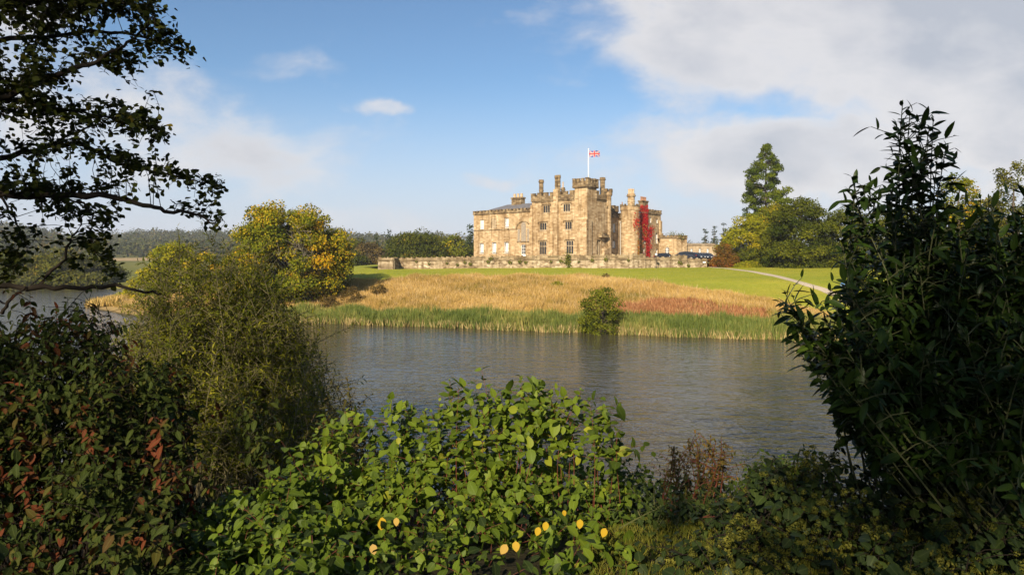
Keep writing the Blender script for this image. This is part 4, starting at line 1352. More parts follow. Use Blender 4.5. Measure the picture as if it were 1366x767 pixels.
# the golden tree on the promontory, and the yellow-green trees beside it
l = at(386, 98)
def gold_bias(c):
    return .03 * (c[0] > 1) + (.04 if c[2] > 9 else 0) + (.02 if c[0] > 5 and c[2] < 8 else 0)
tree("maple_tree", "large round tree turning gold, standing on the promontory left of the lawn", "tree", l, hgt(269, 98, l), 18.5, G_GOLD, lambda t: max(.6 if t < .3 else .2, math.sqrt(max(0, 1 - (1.75 * t - .72) ** 2 / 1.3))), bottom=-.6, nb=210, r0=.06, r1=.11, ls=.30, seed=31, tbias=gold_bias, limbs=26, trunk=.42, keep=.8)
dt = thing("dead_tree", "bare pale twiggy limbs standing in front of the golden tree's right side", "tree", at(420, 97))
acc = Acc()
rb = np.random.default_rng(8)
H = hgt(302, 90, dt.location)
for k in range(14):
    a_ = rb.uniform(0, 6.28); sp = rb.uniform(.2, 3.2)
    tipp = Vector((sp * math.cos(a_), -rb.uniform(5.0, 8.2), H * rb.uniform(.45, .98)))
    pts = limb(acc, (rb.normal() * .12, rb.normal() * .12, .6), tipp, .040, .010, rb, n=8, sag=.1)
    for j in range(11):
        b_ = pts[rb.integers(3, 8)]
        limb(acc, b_, b_ + Vector((rb.normal() * .8, rb.normal() * .5, abs(rb.normal()) * .8)), .028, .010, rb, n=4, sides=4)
acc.build("branches", PALEBARK, dt)
for k, (px, Y, py, wpx, mat, nb, lab) in enumerate([(232, 122, 321, 76, G_LIME, 70, "yellow-green willow on the promontory left of the golden tree, tallest of the group"), (205, 120, 352, 66, G_LIME, 50, "lower bright yellow-green bush spilling towards the lake, left end of the promontory"),
                                                   (272, 116, 335, 64, G_GOLD, 50, "yellowing tree between the willow and the golden tree"), (178, 131, 386, 54, G_LIME, 30, "golden low marsh willow at the tip of the promontory"), (318, 108, 330, 60, G_GOLD, 40, "green-gold tree hugging the golden tree's left side")]):
    l = at(px, Y)
    tree("willow_tree", lab, "tree", l, hgt(py, Y, l), wpx * Y / F, mat, ROUND, bottom=.2, nb=nb, r0=.09, r1=.16, ls=.34, seed=50 + k, limbs=8)

# right-hand group: conifer, yew mass, golden tree, rusty shrub
l = at(1022, 150)
r = np.random.default_rng(77)
H = hgt(194, 150, l)
root = thing("pine_tree", "tall lone conifer with clumped tufts rising above the yews on the right", "tree", l)
bl = []
for k in range(165):
    tz = r.uniform(.26, 1)
    w_ = np.interp(tz, [.30, .42, .50, .60, .70, .8, .9, 1.0], [5.6, 4.2, 5.2, 5.6, 5.2, 3.8, 2.2, .3])
    th = r.uniform(0, 6.283)
    q = w_ * r.uniform(.35, 1.0)
    bl.append((np.array([q * math.cos(th), q * math.sin(th), tz * H - .12 * q]), r.uniform(.75, 1.5) * (1.0 if tz < .85 else .6)))
p, a, n, s, t = blob_leaves(bl, 190, .40, r, .62)
leaves("crown", p, a, n, s, t, diamond(.3), G_PINE, root)
acc = Acc()
acc.tube([(0, 0, -.4), (.1, 0, H * .3), (-.1, 0, H * .6), (0, 0, H * .97)], 0, rr=[.55, .42, .25, .05], n=8)
for c, br in bl[::2]:
    limb(acc, (0, 0, c[2] - .2), c, .09, .03, r, n=4, sag=.03, sides=5)
acc.build("trunk", BARK, root, smooth=True)

right_trees = [
    ("yew_tree", "broad dark yew with feathery shoots beside the path, largest of the right-hand group", 1068, 122, 262, 118, G_YEW, DOME, 190, .055, .10, .30, .1, 61),
    ("yew_tree", "yew closing the right-hand group, half hidden behind the laurel", 1128, 124, 276, 92, G_YEW, DOME, 100, .07, .13, .32, .1, 62),
    ("broadleaf_tree", "golden-green tree behind the rusty shrub, left of the big yew", 1000, 132, 284, 88, G_LIME, DOME, 90, .07, .13, .30, .1, 63),
    ("broadleaf_tree", "yellow-topped tree peering over the yew's left shoulder", 1030, 138, 270, 70, G_GOLD, ROUND, 70, .08, .14, .34, 1, 64),
    ("rusty_shrub", "red-brown rounded shrub at the end of the terrace wall", 967, 127, 323, 46, G_RUST, DOME, 60, .09, .16, .22, .05, 65),
    ("green_shrub", "dark green shrub between the red-brown shrub and the big yew", 1002, 128, 326, 40, G_YEW, DOME, 50, .09, .16, .22, .05, 66),
    ("low_shrub", "low yellow-green shrub at the path's edge below the golden-green tree", 1000, 124, 347, 46, G_LIME, DOME, 40, .08, .14, .2, .05, 67),
    ("broadleaf_tree", "round olive oak on the skyline at the right edge", 1352, 90, 214, 76, G_MID, ROUND, 80, .08, .14, .26, None, 68),
    ("broadleaf_tree", "yellow-leaved tree glimpsed above the laurel near the right edge", 1280, 96, 228, 66, G_GOLD, ROUND, 70, .08, .14, .28, None, 69),
    ("broadleaf_tree", "dark green tree standing behind the laurel right of the yews", 1210, 110, 270, 120, G_OAK, ROUND, 90, .08, .14, .34, .6, 70),
    ("broadleaf_tree", "dull green tree low on the right, behind the laurel", 1310, 100, 262, 130, G_MID, ROUND, 90, .08, .14, .34, .6, 71),
]
for (nm, lab, px, Y, py, wpx, mat, prof, nb, r0, r1, ls, bot, sd_) in right_trees:
    l = at(px, Y)
    tree(nm, lab, "shrub" if "shrub" in nm else "tree", l, hgt(py, Y, l), wpx * Y / F, mat, prof, bottom=bot, nb=nb, r0=r0, r1=r1, ls=ls, seed=sd_, limbs=8)
for k, (px, Y, py, wpx, lab) in enumerate([(941, 230, 304, 15, "thin sparse conifer far behind the low wing, left one"), (953, 225, 300, 13, "dark thin conifer behind the low wing, middle one"), (966, 215, 296, 15, "thin dark conifer above the red-brown shrub, right one of the far three")]):
    l = at(px, Y)
    tree("conifer_tree", lab, "tree", l, hgt(py, Y, l), wpx * Y / F, G_FIR, CONE, bottom=5, nb=16 if k == 0 else 26, r0=.14, r1=.24, ls=.4, seed=80 + k, flat=.4, limbs=10, group="far conifers")

# bush in the reeds and scrub in the long grass
l = at(803, 70.3)
tree("alder_bush", "rounded green bush standing in the reeds at the water's edge", "bush", l, hgt(382, 70.3, l), 5.2, leaf_mat("bush_leaf", [(0, (.045, .060, .006)), (.5, (.11, .125, .010)), (1, (.19, .185, .016))], .25), lambda t: max(.35, math.sqrt(max(0, 1 - (1.6 * t - .45) ** 2 / 1.5))), bottom=.05, nb=80, r0=.07, r1=.15, ls=.17, seed=90, limbs=20, trunk=.08)
for k, (px, Y, py, wpx, mat, lab) in enumerate([(745, 98, 375, 26, G_LIME, "low green bramble patch in the long golden grass above the reed bush"), (808, 101, 364, 14, G_BROWN, "dark dead seed-heads standing on the crest of the golden grass"), (468, 93, 381, 34, G_BROWN, "dark brown bracken clump at the left end of the golden grass"),
                                               (438, 90, 392, 40, G_BROWN, "brown bracken under the golden tree"), (505, 98, 374, 22, G_BROWN, "small brown bracken clump at the top left of the golden grass"), (455, 100, 372, 40, G_OAK, "dark low thicket at the foot of the golden tree's right side")]):
    l = at(px, Y)
    tree("scrub", lab, "scrub", l, max(.5, hgt(py, Y, l)), wpx * Y / F, mat, DOME, bottom=.05, nb=26, r0=.09, r1=.18, ls=.16, seed=95 + k, limbs=4, trunk=.03)

# ------------------------------------------------------------------ long grass, red weeds, reeds
def strip_points(n, s0, s1, xr, rr_):
    """points on the far bank with shore distance between s0(x) and s1(x)"""
    out = []
    while sum(map(len, out)) < n:
        x = rr_.uniform(xr[0], xr[1], 60000)
        y = rr_.uniform(58, 140, 60000)
        s = poly_sd(x, y, FAR_LAND)
        k = (s > s0(x)) & (s < s1(x)) & (np.abs(x) < y * .80)
        out.append(np.stack([x[k], y[k]], -1))
    q = np.concatenate(out)[:n]
    return q


def blades(name, q, h, w, mat, per, rr_, lean=.35, tint=None, sink=0.0, spread=.15):
    n = len(q) * per
    x = np.repeat(q[:, 0], per) + rr_.normal(size=n) * spread
    y = np.repeat(q[:, 1], per) + rr_.normal(size=n) * spread
    z = ground_arr(x, y) - sink
    z = np.maximum(z, -.15)
    ax = norm(np.stack([rr_.normal(size=n) * lean, rr_.normal(size=n) * lean, np.ones(n)], -1))
    nr = np.stack([rr_.normal(size=n), rr_.normal(size=n) - .6, rr_.normal(size=n) * .2], -1)
    hh = (np.repeat(h, per) if np.ndim(h) else np.full(n, h)) * rr_.uniform(.65, 1.15, n)
    tt = np.repeat(tint, per) + rr_.normal(size=n) * .14 if tint is not None else rr_.uniform(0, 1, n)
    return leaves(name, np.stack([x, y, z], -1), ax, nr, hh, tt, diamond(w, .3), mat)


rg = np.random.default_rng(21)
G_STRAW = leaf_mat("straw_grass", [(0, (.15, .15, .025)), (.3, (.34, .225, .060)), (.7, (.52, .345, .115)), (1, (.58, .43, .19))], .3, rough=.8, spec=.1)
q = strip_points(60000, lambda x: 3.0, lambda x: ROUGH_TOP(x) + 1.2 * np.sin(x * .7) + .8 * np.sin(x * 1.9), (-74, 34), rg)
tn = .5 + .30 * wob(q[:, 0], q[:, 1], .22, 2) + .22 * wob(q[:, 0], q[:, 1], .7, .4)
hh = .62 + .22 * wob(q[:, 0], q[:, 1], .5, 1.1)
tag(blades("long_grass", q, hh, .045, G_STRAW, 4, rg, .45, tn, .05, .22), "long dry golden grass covering the bank above the reeds", "grass", None, 'stuff')
q = q[rg.uniform(size=len(q)) < .12]
tag(blades("seed_heads", q, .95, .03, leaf_mat("seed_head", [(0, (.30, .19, .075)), (1, (.58, .42, .22))], .3, rough=.8, spec=.1), 2, rg, .3, None, .05, .2), "pale feathery seed heads over the golden grass", "grass", None, 'stuff')
q = strip_points(9000, lambda x: 7.0 + .8 * np.sin(x * 1.3), lambda x: np.interp(x, [11, 13, 17, 22, 26], [8, 12, 15, 14.5, 10]), (11, 27.5), rg)
q = q[rg.uniform(size=len(q)) < np.clip(.38 + .75 * wob(q[:, 0], q[:, 1], .5, .2), .05, .9)]
tag(blades("red_sorrel", q, .95, .075, leaf_mat("sorrel_seed", [(0, (.20, .085, .035)), (.5, (.32, .14, .06)), (1, (.44, .25, .12))], .25, rough=.8, spec=.1), 3, rg, .25, None, .0, .15), "patch of rusty red dock and sorrel seed stems in the golden grass", "weeds", None, 'stuff')
G_REED = leaf_mat("reed_leaf", [(0, (.070, .105, .020)), (.4, (.13, .165, .032)), (.65, (.22, .22, .05)), (.85, (.38, .30, .10)), (1, (.52, .40, .19))], .3, rough=.6, spec=.2)
q = strip_points(15000, lambda x: -1.1 + .35 * np.sin(x * 1.1) + .25 * np.sin(x * 3.1), lambda x: np.interp(x, [-40, -10, 10, 30], [3.2, 3.4, 4.0, 4.6]) + .6 * np.sin(x * .9), (-38, 42), rg)
q = q[np.hypot((q[:, 0] - 9.25) * .8, q[:, 1] - 69.7) > 1.7]
sd_q = poly_sd(q[:, 0], q[:, 1], FAR_LAND)
tn = .42 + .20 * wob(q[:, 0], q[:, 1], .35, .9) + .16 * wob(q[:, 0], q[:, 1], 1.6, .2)
hh = 1.5 + .38 * wob(q[:, 0], q[:, 1], .6, .5) + .35 * wob(q[:, 0], q[:, 1], 1.7, .5) - .5 * (sd_q < -.6)
tag(blades("reeds", q, hh, .030, G_REED, 5, rg, .16, tn, .0, .16), "band of tall green reeds along the far waterline", "reeds", None, 'stuff')
q2 = q[(sd_q < 1.0)]
tag(blades("dead_reeds", q2, 1.0, .05, leaf_mat("dead_reed", [(0, (.22, .16, .06)), (1, (.55, .42, .20))], .3, rough=.8, spec=.1), 2, rg, .3, None, 0, .2), "pale dead reed stems at the foot of the reed band", "reeds", None, 'stuff')
q = np.stack([rg.uniform(-75, -60, 5000), rg.uniform(108, 160, 5000)], -1)
s_ = poly_sd(q[:, 0], q[:, 1], FAR_LAND)
q = q[(s_ > -1.5) & (s_ < 3)]
tag(blades("marsh_grass", q, 1.5, .05, G_STRAW, 4, rg, .25, None, 0, .3), "golden marsh grass along the tip of the promontory", "grass", None, 'stuff')
# short turf
q = strip_points(34000, lambda x: ROUGH_TOP(x) - 1, lambda x: 60 + 0 * x, (-45, 60), rg)
q = q[q[:, 1] < np.interp(q[:, 0], [-30, -20, 20, 33], [128, 126, 121, 123])]
pth = np.array([[p_.x, p_.y] for p_ in fine])
dmin = np.array([np.min(np.hypot(pth[:, 0] - a_, pth[:, 1] - b_)) for a_, b_ in q])
q = q[dmin > 1.25]
tag(blades("lawn_grass", q, .14, .10, leaf_mat("turf_blade", [(0, (.14, .175, .016)), (.5, (.235, .245, .022)), (1, (.34, .29, .045))], .3, rough=.8, spec=.1), 3, rg, .5, None, .02, .4), "short mown grass of the castle lawn", "grass", None, 'stuff')
# ------------------------------------------------------------------ foreground planting on the near bank
rf = np.random.default_rng(42)
LEAF_BROAD = leaf_shape(.31, .09, -.14, .45)
LEAF_LAUREL = leaf_shape(.17, .05, -.10, .58)
LEAF_NARROW = leaf_shape(.20, .06, -.18, .50)
LEAF_IVY = leaf_shape(.42, .08, -.10, .36)
def oval_leaf(w=.36, n=7, fold=.05, curl=-.12):
    ys = [i / (n - 1) for i in range(n)]
    v, f = [], []
    for y_ in ys:
        ww = w * (math.sin(math.pi * min(1, y_ ** .8)) ** .75 if 0 < y_ < 1 else 0)
        z_ = curl * y_ * y_
        v += [(0, y_, z_), (ww, y_, z_ + fold * ww / w), (-ww, y_, z_ + fold * ww / w)]
    for i in range(n - 1):
        a = i * 3
        f += [(a, a + 1, a + 4, a + 3), (a + 2, a, a + 3, a + 5)]
    return np.array(v, float), f, np.array([0, 1, 1] * n, float), np.array([q[1] for q in v])


LEAF_OVAL = oval_leaf()
LEAF_OVATE = oval_leaf(.33, 6, .07, -.16)
LEAF_LAUREL = oval_leaf(.17, 6, .05, -.14)
LEAF_SLIM = oval_leaf(.22, 5, .05, -.2)
LEAF_ROUND = leaf_shape(.40, .05, -.05, .58)
G_DOG = leaf_mat("dogwood_leaf", [(0, (.026, .050, .003)), (.5, (.078, .122, .005)), (.85, (.14, .185, .009)), (1, (.24, .24, .016))], .35, rough=.5, spec=.12, vein=.45)
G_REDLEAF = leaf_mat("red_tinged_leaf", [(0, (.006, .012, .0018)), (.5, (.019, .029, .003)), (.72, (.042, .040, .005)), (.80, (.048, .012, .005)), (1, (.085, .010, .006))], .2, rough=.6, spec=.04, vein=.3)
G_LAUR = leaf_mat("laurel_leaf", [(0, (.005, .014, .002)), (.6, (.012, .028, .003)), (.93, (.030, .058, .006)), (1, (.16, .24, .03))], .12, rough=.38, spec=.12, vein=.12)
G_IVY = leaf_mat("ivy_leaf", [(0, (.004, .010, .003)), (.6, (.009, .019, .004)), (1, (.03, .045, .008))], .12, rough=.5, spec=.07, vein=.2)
G_WIL = leaf_mat("willow_leaf", [(0, (.040, .050, .005)), (.5, (.100, .110, .008)), (1, (.20, .182, .013))], .25, rough=.6, spec=.07)
G_ALD = leaf_mat("alder_leaf", [(0, (.011, .017, .003)), (.5, (.024, .031, .005)), (.85, (.055, .055, .009)), (1, (.13, .10, .014))], .2, rough=.6, spec=.05)
G_UMB = leaf_mat("ivy_flower", [(0, (.03, .034, .006)), (.6, (.07, .071, .012)), (1, (.15, .142, .025))], .1, rough=.8)
STEMG = plain("green_stem", (.07, .075, .02), .7)
STEMR = plain("red_stem", (.13, .035, .02), .6)
TWIG = plain("dark_twig", (.018, .014, .010), .95, spec=.1)


def leaf_pair(LL, p, d, k, size, tint, droop, opp=2, jit=.25, rise=.35):
    d = Vector(d).normalized()
    ref = Vector((0, 0, 1)) if abs(d.z) < .9 else Vector((1, 0, 0))
    a = d.cross(ref).normalized(); b_ = d.cross(a)
    th = k * (math.pi / 2 if opp == 2 else 2.4) + rf.normal() * jit
    for j in range(opp):
        ph = th + j * math.pi
        h = a * math.cos(ph) + b_ * math.sin(ph)
        ax = (h + d * rise + Vector((0, 0, -droop * rf.uniform(.3, 1.4)))).normalized()
        n_ = Vector((0, 0, 1)) + Vector((rf.normal(), rf.normal() - .35, rf.normal())) * .38
        LL.add(p, ax, n_, size * rf.uniform(.5, 1.2), tint + rf.normal() * .17)


def thicket(name, label, cat, tops, bottom, Yt, Yb, n, size, shape, mat, stem_mat, ds=.07, opp=2, droop=.35, lean=(.15, .25), cover=.55, sides=1.6, side_len=(.12, .34), tint=lambda px, py, f: .5, group=None, tips=(), power=1.0, rise=.35, stem_r=.007, pull=None, jy=.35, minlen=.5):
    root = thing(name, label, cat, (0, 0, 0), 0, group)
    LL, acc, ends = LeafList(), Acc(), []
    tx = [q[0] for q in tops]; ty = [q[1] for q in tops]
    bx = [q[0] for q in bottom]; by = [q[1] for q in bottom]
    cand = [(px, py, Y) for (px, py, Y) in tips]
    while len(cand) < n + len(tips):
        px = rf.uniform(tx[0], tx[-1])
        t0, b0_ = np.interp(px, tx, ty), np.interp(px, bx, by)
        if b0_ - t0 < 4: continue
        f = rf.uniform(0, 1) ** power
        py = t0 + 6 + (b0_ - t0) * f
        cand.append((px, py, Yt + (Yb - Yt) * f + rf.normal() * jy * .5 + abs(rf.normal()) * jy))
    for i, (px, py, Y) in enumerate(cand):
        t0, b0_ = np.interp(px, tx, ty), np.interp(px, bx, by)
        f = min(1, max(0, (py - t0) / max(1, b0_ - t0)))
        tip = P(px, py, Y)
        gz = ground(tip.x, tip.y + lean[1])
        rt_ = Vector((tip.x + rf.normal() * lean[0], tip.y + abs(rf.normal()) * lean[1] + .05, 0))
        if pull: rt_.x += (pull[0] - rt_.x) * pull[1]
        rt_.z = ground(rt_.x, rt_.y) - .03
        L = (tip - rt_).length
        if L < minlen:
            rt_.z = min(rt_.z, tip.z - minlen)
        L = (tip - rt_).length
        mid = rt_.lerp(tip, .55) + Vector((rf.normal() * .10, rf.uniform(0, .18), .06)) * L
        Q = lambda u: rt_ * (1 - u) ** 2 + mid * 2 * u * (1 - u) + tip * u * u
        pts = [Q(u / 7) for u in range(8)]
        acc.tube(pts, stem_r, stem_r * .35, 4)
        ends.append((tip, (pts[-1] - pts[-2]).normalized(), f, px, py))
        nn = max(3, int(L * cover / ds))
        tt = tint(px, py, f) + rf.normal() * .07
        for k in range(nn):
            u = 1 - cover * (k / nn) ** 1.1
            p = Q(u); d = Q(min(1, u + .03)) - Q(u - .03)
            s = size * (.55 + .45 * min(1, k / 3)) * (1 if k else .7)
            leaf_pair(LL, p, d, k, s, tt, droop, opp, rise=rise + (.5 if k < 2 else 0))
            if k > 1 and rf.uniform() < sides * ds * 3:
                sl = rf.uniform(*side_len)
                dirn = Vector((rf.normal(), rf.normal() - .5, .35 + abs(rf.normal()) * .4)).normalized()
                e = p + dirn * sl
                acc.tube([p, p.lerp(e, .5) + Vector((0, 0, .02)), e], stem_r * .5, stem_r * .25, 4)
                m_ = max(2, int(sl / ds))
                for j in range(m_):
                    leaf_pair(LL, p.lerp(e, (j + 1) / m_), dirn, j, size * rf.uniform(.6, 1), tt, droop, opp, rise=rise)
    LL.build("foliage", shape, mat, root)
    acc.build("stem", stem_mat, root)
    return root, ends


# --- centre: green dogwood
DT = [(300, 660), (380, 622), (420, 600), (450, 588), (490, 594), (520, 588), (545, 580), (575, 586), (600, 566), (640, 578), (652, 566), (672, 578), (700, 562), (725, 578), (745, 586), (780, 590), (800, 612), (820, 632), (838, 662), (848, 705)]
dog, ends = thicket("dogwood_shrub", "sunlit bright green dogwood in the centre foreground with a few yellow leaves", "shrub", DT, [(320, 775), (800, 775), (848, 750)], 6.4, 4.15, 420, .125, LEAF_OVATE, G_DOG, STEMR, ds=.075, droop=.22, stem_r=.0038,
                    tint=lambda px, py, f: .55 - .1 * f, tips=[(430, 562, 6.5), (462, 548, 6.5), (508, 545, 6.4), (534, 540, 6.4), (612, 520, 6.1), (634, 528, 6.1), (668, 522, 6.0), (733, 524, 5.9), (752, 532, 5.8), (786, 535, 5.7), (810, 560, 5.6), (822, 575, 5.6), (600, 508, 6.2), (597, 522, 6.1), (552, 540, 6.3), (566, 547, 6.2), (652, 517, 6.1), (664, 524, 6.0), (716, 508, 6.0), (706, 520, 5.9), (694, 502, 6.1), (775, 520, 5.8), (762, 548, 5.8), (740, 545, 5.9), (520, 548, 6.4), (480, 556, 6.4), (540, 538, 6.4), (628, 536, 6.1), (640, 545, 6.0), (680, 530, 6.0), (722, 536, 5.9), (690, 545, 5.9), (586, 535, 6.2), (575, 550, 6.2), (445, 560, 6.5), (420, 572, 6.5), (800, 560, 5.7), (660, 540, 6.0), (712, 525, 5.95)], sides=2.3)
YEL = leaf_mat("yellow_autumn_leaf", [(0, (.42, .25, .012)), (.6, (.48, .31, .02)), (1, (.46, .29, .09))], .35, vein=.3)
for (px, py, s, tn_) in ((510, 700, .105, .3), (529, 697, .07, .9), (719, 710, .075, .6), (729, 703, .075, .5), (774, 700, .08, .4), (808, 712, .08, .3), (752, 685, .05, .2), (676, 735, .085, .9), (688, 730, .08, .7), (497, 734, .08, 1.0)):
    Y = 4.12 + (.42 if py < 715 else .0)
    p = P(px, py, Y)
    leaves("yellow_leaf", [p + Vector((0, 0, s * .5))], [(.25 * rf.normal(), -.25, -1)], [(.1 * rf.normal(), -1, .35)], [s * .8], [tn_], LEAF_OVAL, YEL, dog, True)['label'] = "yellow autumn leaf"
thicket("dogwood_shrub", "lower, shadier green dogwood left of the sunlit one, at the bottom edge", "shrub", [(230, 700), (270, 668), (310, 640), (350, 640), (385, 600), (420, 620), (470, 680), (500, 720)], [(230, 775), (500, 775)], 5.6, 3.9, 210, .12, LEAF_OVATE, G_DOG, STEMR, droop=.25, stem_r=.004, tint=lambda px, py, f: .36, sides=2.0)
thicket("viburnum_shrub", "dark round-leaved shrub at the right end of the sunlit dogwood", "shrub", [(775, 580), (790, 560), (805, 556), (820, 575), (832, 560), (848, 590), (862, 605), (872, 660)], [(775, 760), (872, 760)], 6.3, 5.0, 40, .085, LEAF_ROUND, G_DOG, STEMG, ds=.065, droop=.3, tint=lambda px, py, f: .12, sides=2.0)
thicket("buddleia_shrub", "greyish shrub with dark brown spent flower spikes behind the dogwood's left side", "shrub", [(425, 540), (440, 530), (455, 520), (466, 512), (480, 535), (500, 560)], [(425, 620), (500, 620)], 7.4, 7.0, 26, .075, LEAF_NARROW, leaf_mat("spent_spike_leaf", [(0, (.03, .03, .01)), (.6, (.06, .055, .016)), (1, (.08, .045, .018))], .2), TWIG, ds=.05, droop=.25, tint=lambda px, py, f: .6, tips=[(463, 506, 7.2), (451, 517, 7.2), (437, 524, 7.3)])
# --- left: red-tinged shrub, in deep shade
LT = [(-60, 405), (0, 412), (25, 398), (45, 402), (70, 405), (100, 402), (122, 425), (150, 450), (185, 455), (215, 478), (240, 482), (270, 500), (300, 528), (335, 530), (345, 560), (335, 600), (270, 650), (240, 720)]
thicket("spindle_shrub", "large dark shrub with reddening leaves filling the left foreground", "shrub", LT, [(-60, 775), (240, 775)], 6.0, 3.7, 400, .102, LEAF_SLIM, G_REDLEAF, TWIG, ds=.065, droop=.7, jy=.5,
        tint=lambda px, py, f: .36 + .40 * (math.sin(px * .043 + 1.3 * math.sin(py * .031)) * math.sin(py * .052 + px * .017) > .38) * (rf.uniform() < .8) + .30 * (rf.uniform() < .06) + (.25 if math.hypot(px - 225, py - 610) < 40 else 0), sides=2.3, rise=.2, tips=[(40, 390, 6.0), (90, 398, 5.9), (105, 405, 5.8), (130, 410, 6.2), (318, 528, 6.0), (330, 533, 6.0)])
thicket("sapling", "slender dark sapling with small leaves rising above the left shrub against the water", "sapling", [(100, 440), (125, 412), (140, 420), (160, 450)], [(100, 480), (160, 480)], 7.5, 7.2, 14, .055, LEAF_NARROW, G_ALD, TWIG, ds=.06, opp=1, droop=.1, tips=[(112, 392, 7.4), (128, 398, 7.5), (140, 405, 7.5)], minlen=1.6, cover=.4)
# --- willow on the water's edge
WT = [(165, 470), (178, 410), (190, 372), (205, 352), (222, 340), (242, 330), (262, 327), (284, 322), (300, 326), (318, 332), (336, 330), (352, 345), (372, 350), (388, 380), (398, 425), (405, 450), (408, 500), (406, 540)]
thicket("willow_shrub", "big olive-green willow with narrow leaves standing at the near water's edge", "shrub", WT, [(165, 560), (408, 590)], 21.5, 18.0, 560, .20, leaf_shape(.11, .04, -.18, .5), G_WIL, plain("willow_stem", (.10, .085, .035), .8), ds=.13, opp=2, droop=.25, lean=(1.2, .5), cover=.8, sides=.9, side_len=(.4, 1.1), tint=lambda px, py, f: .45 + .2 * rf.normal(), rise=.9, stem_r=.022, jy=1.1,
        tips=[(282, 314, 20), (296, 320, 20), (262, 322, 20.5), (330, 324, 20), (240, 322, 20.5), (418, 470, 18.5), (421, 450, 18.6), (210, 345, 20.5), (415, 500, 18.4)], minlen=1.5)
# --- right: laurel
RT_ = [(1118, 470), (1128, 400), (1136, 350), (1150, 330), (1165, 335), (1180, 330), (1196, 320), (1208, 300), (1222, 290), (1240, 275), (1256, 268), (1270, 262), (1285, 262), (1300, 258), (1330, 256), (1350, 262), (1372, 266), (1480, 280)]
RB_ = [(1118, 520), (1135, 560), (1150, 590), (1200, 610), (1480, 640)]
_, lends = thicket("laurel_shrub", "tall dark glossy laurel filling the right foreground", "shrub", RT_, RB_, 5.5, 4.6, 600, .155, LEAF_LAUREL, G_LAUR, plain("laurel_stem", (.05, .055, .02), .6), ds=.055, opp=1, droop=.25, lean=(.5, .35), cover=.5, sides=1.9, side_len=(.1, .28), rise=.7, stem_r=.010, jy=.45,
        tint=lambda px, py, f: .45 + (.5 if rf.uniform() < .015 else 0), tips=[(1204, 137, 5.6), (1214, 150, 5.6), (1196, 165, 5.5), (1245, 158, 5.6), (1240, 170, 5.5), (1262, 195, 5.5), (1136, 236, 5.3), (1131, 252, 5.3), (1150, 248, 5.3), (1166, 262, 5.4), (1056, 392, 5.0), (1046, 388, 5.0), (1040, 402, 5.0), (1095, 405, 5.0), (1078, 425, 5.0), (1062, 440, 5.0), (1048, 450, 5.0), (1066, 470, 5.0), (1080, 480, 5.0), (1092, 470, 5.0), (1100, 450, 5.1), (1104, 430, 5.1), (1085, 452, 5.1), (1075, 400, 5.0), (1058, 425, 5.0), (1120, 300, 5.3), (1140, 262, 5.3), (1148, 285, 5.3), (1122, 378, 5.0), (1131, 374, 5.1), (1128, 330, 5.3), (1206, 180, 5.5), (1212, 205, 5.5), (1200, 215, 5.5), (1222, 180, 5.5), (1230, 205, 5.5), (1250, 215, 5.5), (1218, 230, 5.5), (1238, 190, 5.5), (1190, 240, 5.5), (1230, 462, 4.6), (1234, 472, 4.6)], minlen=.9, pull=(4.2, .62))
# ivy strands hanging from the laurel
iv = thing("hanging_ivy", "thin ivy strands hanging from the laurel in front of the water", "ivy")
LL, acc = LeafList(), Acc()
for (px, y0, y1) in ((1112, 488, 592), (1124, 480, 560), (1133, 490, 580), (1140, 500, 585), (1117, 478, 530), (1146, 510, 596)):
    x_ = px
    pts = []
    for k in range(14):
        py = y0 + (y1 - y0) * k / 13
        x_ += rf.normal() * 1.2
        p = P(x_, py, 5.1)
        pts.append(p)
        for j in range(3):
            LL.add(p + Vector((0, 0, rf.uniform(-.02, .02))), (rf.normal(), rf.normal() * .5, -.7), (rf.normal() * .4, -1, .5), rf.uniform(.025, .05), rf.uniform(0, .8))
    acc.tube(pts, .005, .003, 4)
LL.build("foliage", LEAF_IVY, G_IVY, iv); acc.build("stem", TWIG, iv)
# --- right foot: ivy in flower
IT = [(860, 735), (900, 705), (930, 690), (960, 660), (985, 640), (1005, 605), (1030, 600), (1060, 612), (1095, 602), (1130, 612), (1170, 606), (1215, 610), (1260, 602), (1310, 600), (1360, 606), (1440, 600)]
ivy, iends = thicket("ivy_bush", "low ivy thicket covered in yellow-green flower heads at bottom right", "ivy", IT, [(860, 780), (1440, 780)], 5.2, 3.5, 330, .085, LEAF_IVY, G_IVY, TWIG, ds=.05, opp=1, droop=.6, cover=.5, sides=2.2, tint=lambda px, py, f: .45, jy=.35)
up_, un_, us_, ut_ = [], [], [], []
for (tip, d, f, px, py) in iends:
    if rf.uniform() > .45 + .4 * (math.sin(px * .03 + py * .02) > .2): continue
    tb = rf.normal(.5, .18)
    for k in range(rf.integers(2, 6)):
        c = np.array(tip) + np.array([rf.normal() * .055, rf.normal() * .05 - .03, rf.normal() * .035 + .04])
        R_ = rf.uniform(.014, .024)
        q = sph(34, rf)
        up_.append(c + q * R_); un_.append(q); us_.append(np.full(34, R_ * .62)); ut_.append(np.full(34, tb) + rf.normal(size=34) * .1)
up_, un_, us_, ut_ = map(np.concatenate, (up_, un_, us_, ut_))
leaves("flower_head", up_, np.cross(un_, sph(len(un_), rf)), un_, us_, ut_, diamond(.5, .5), G_UMB, ivy)
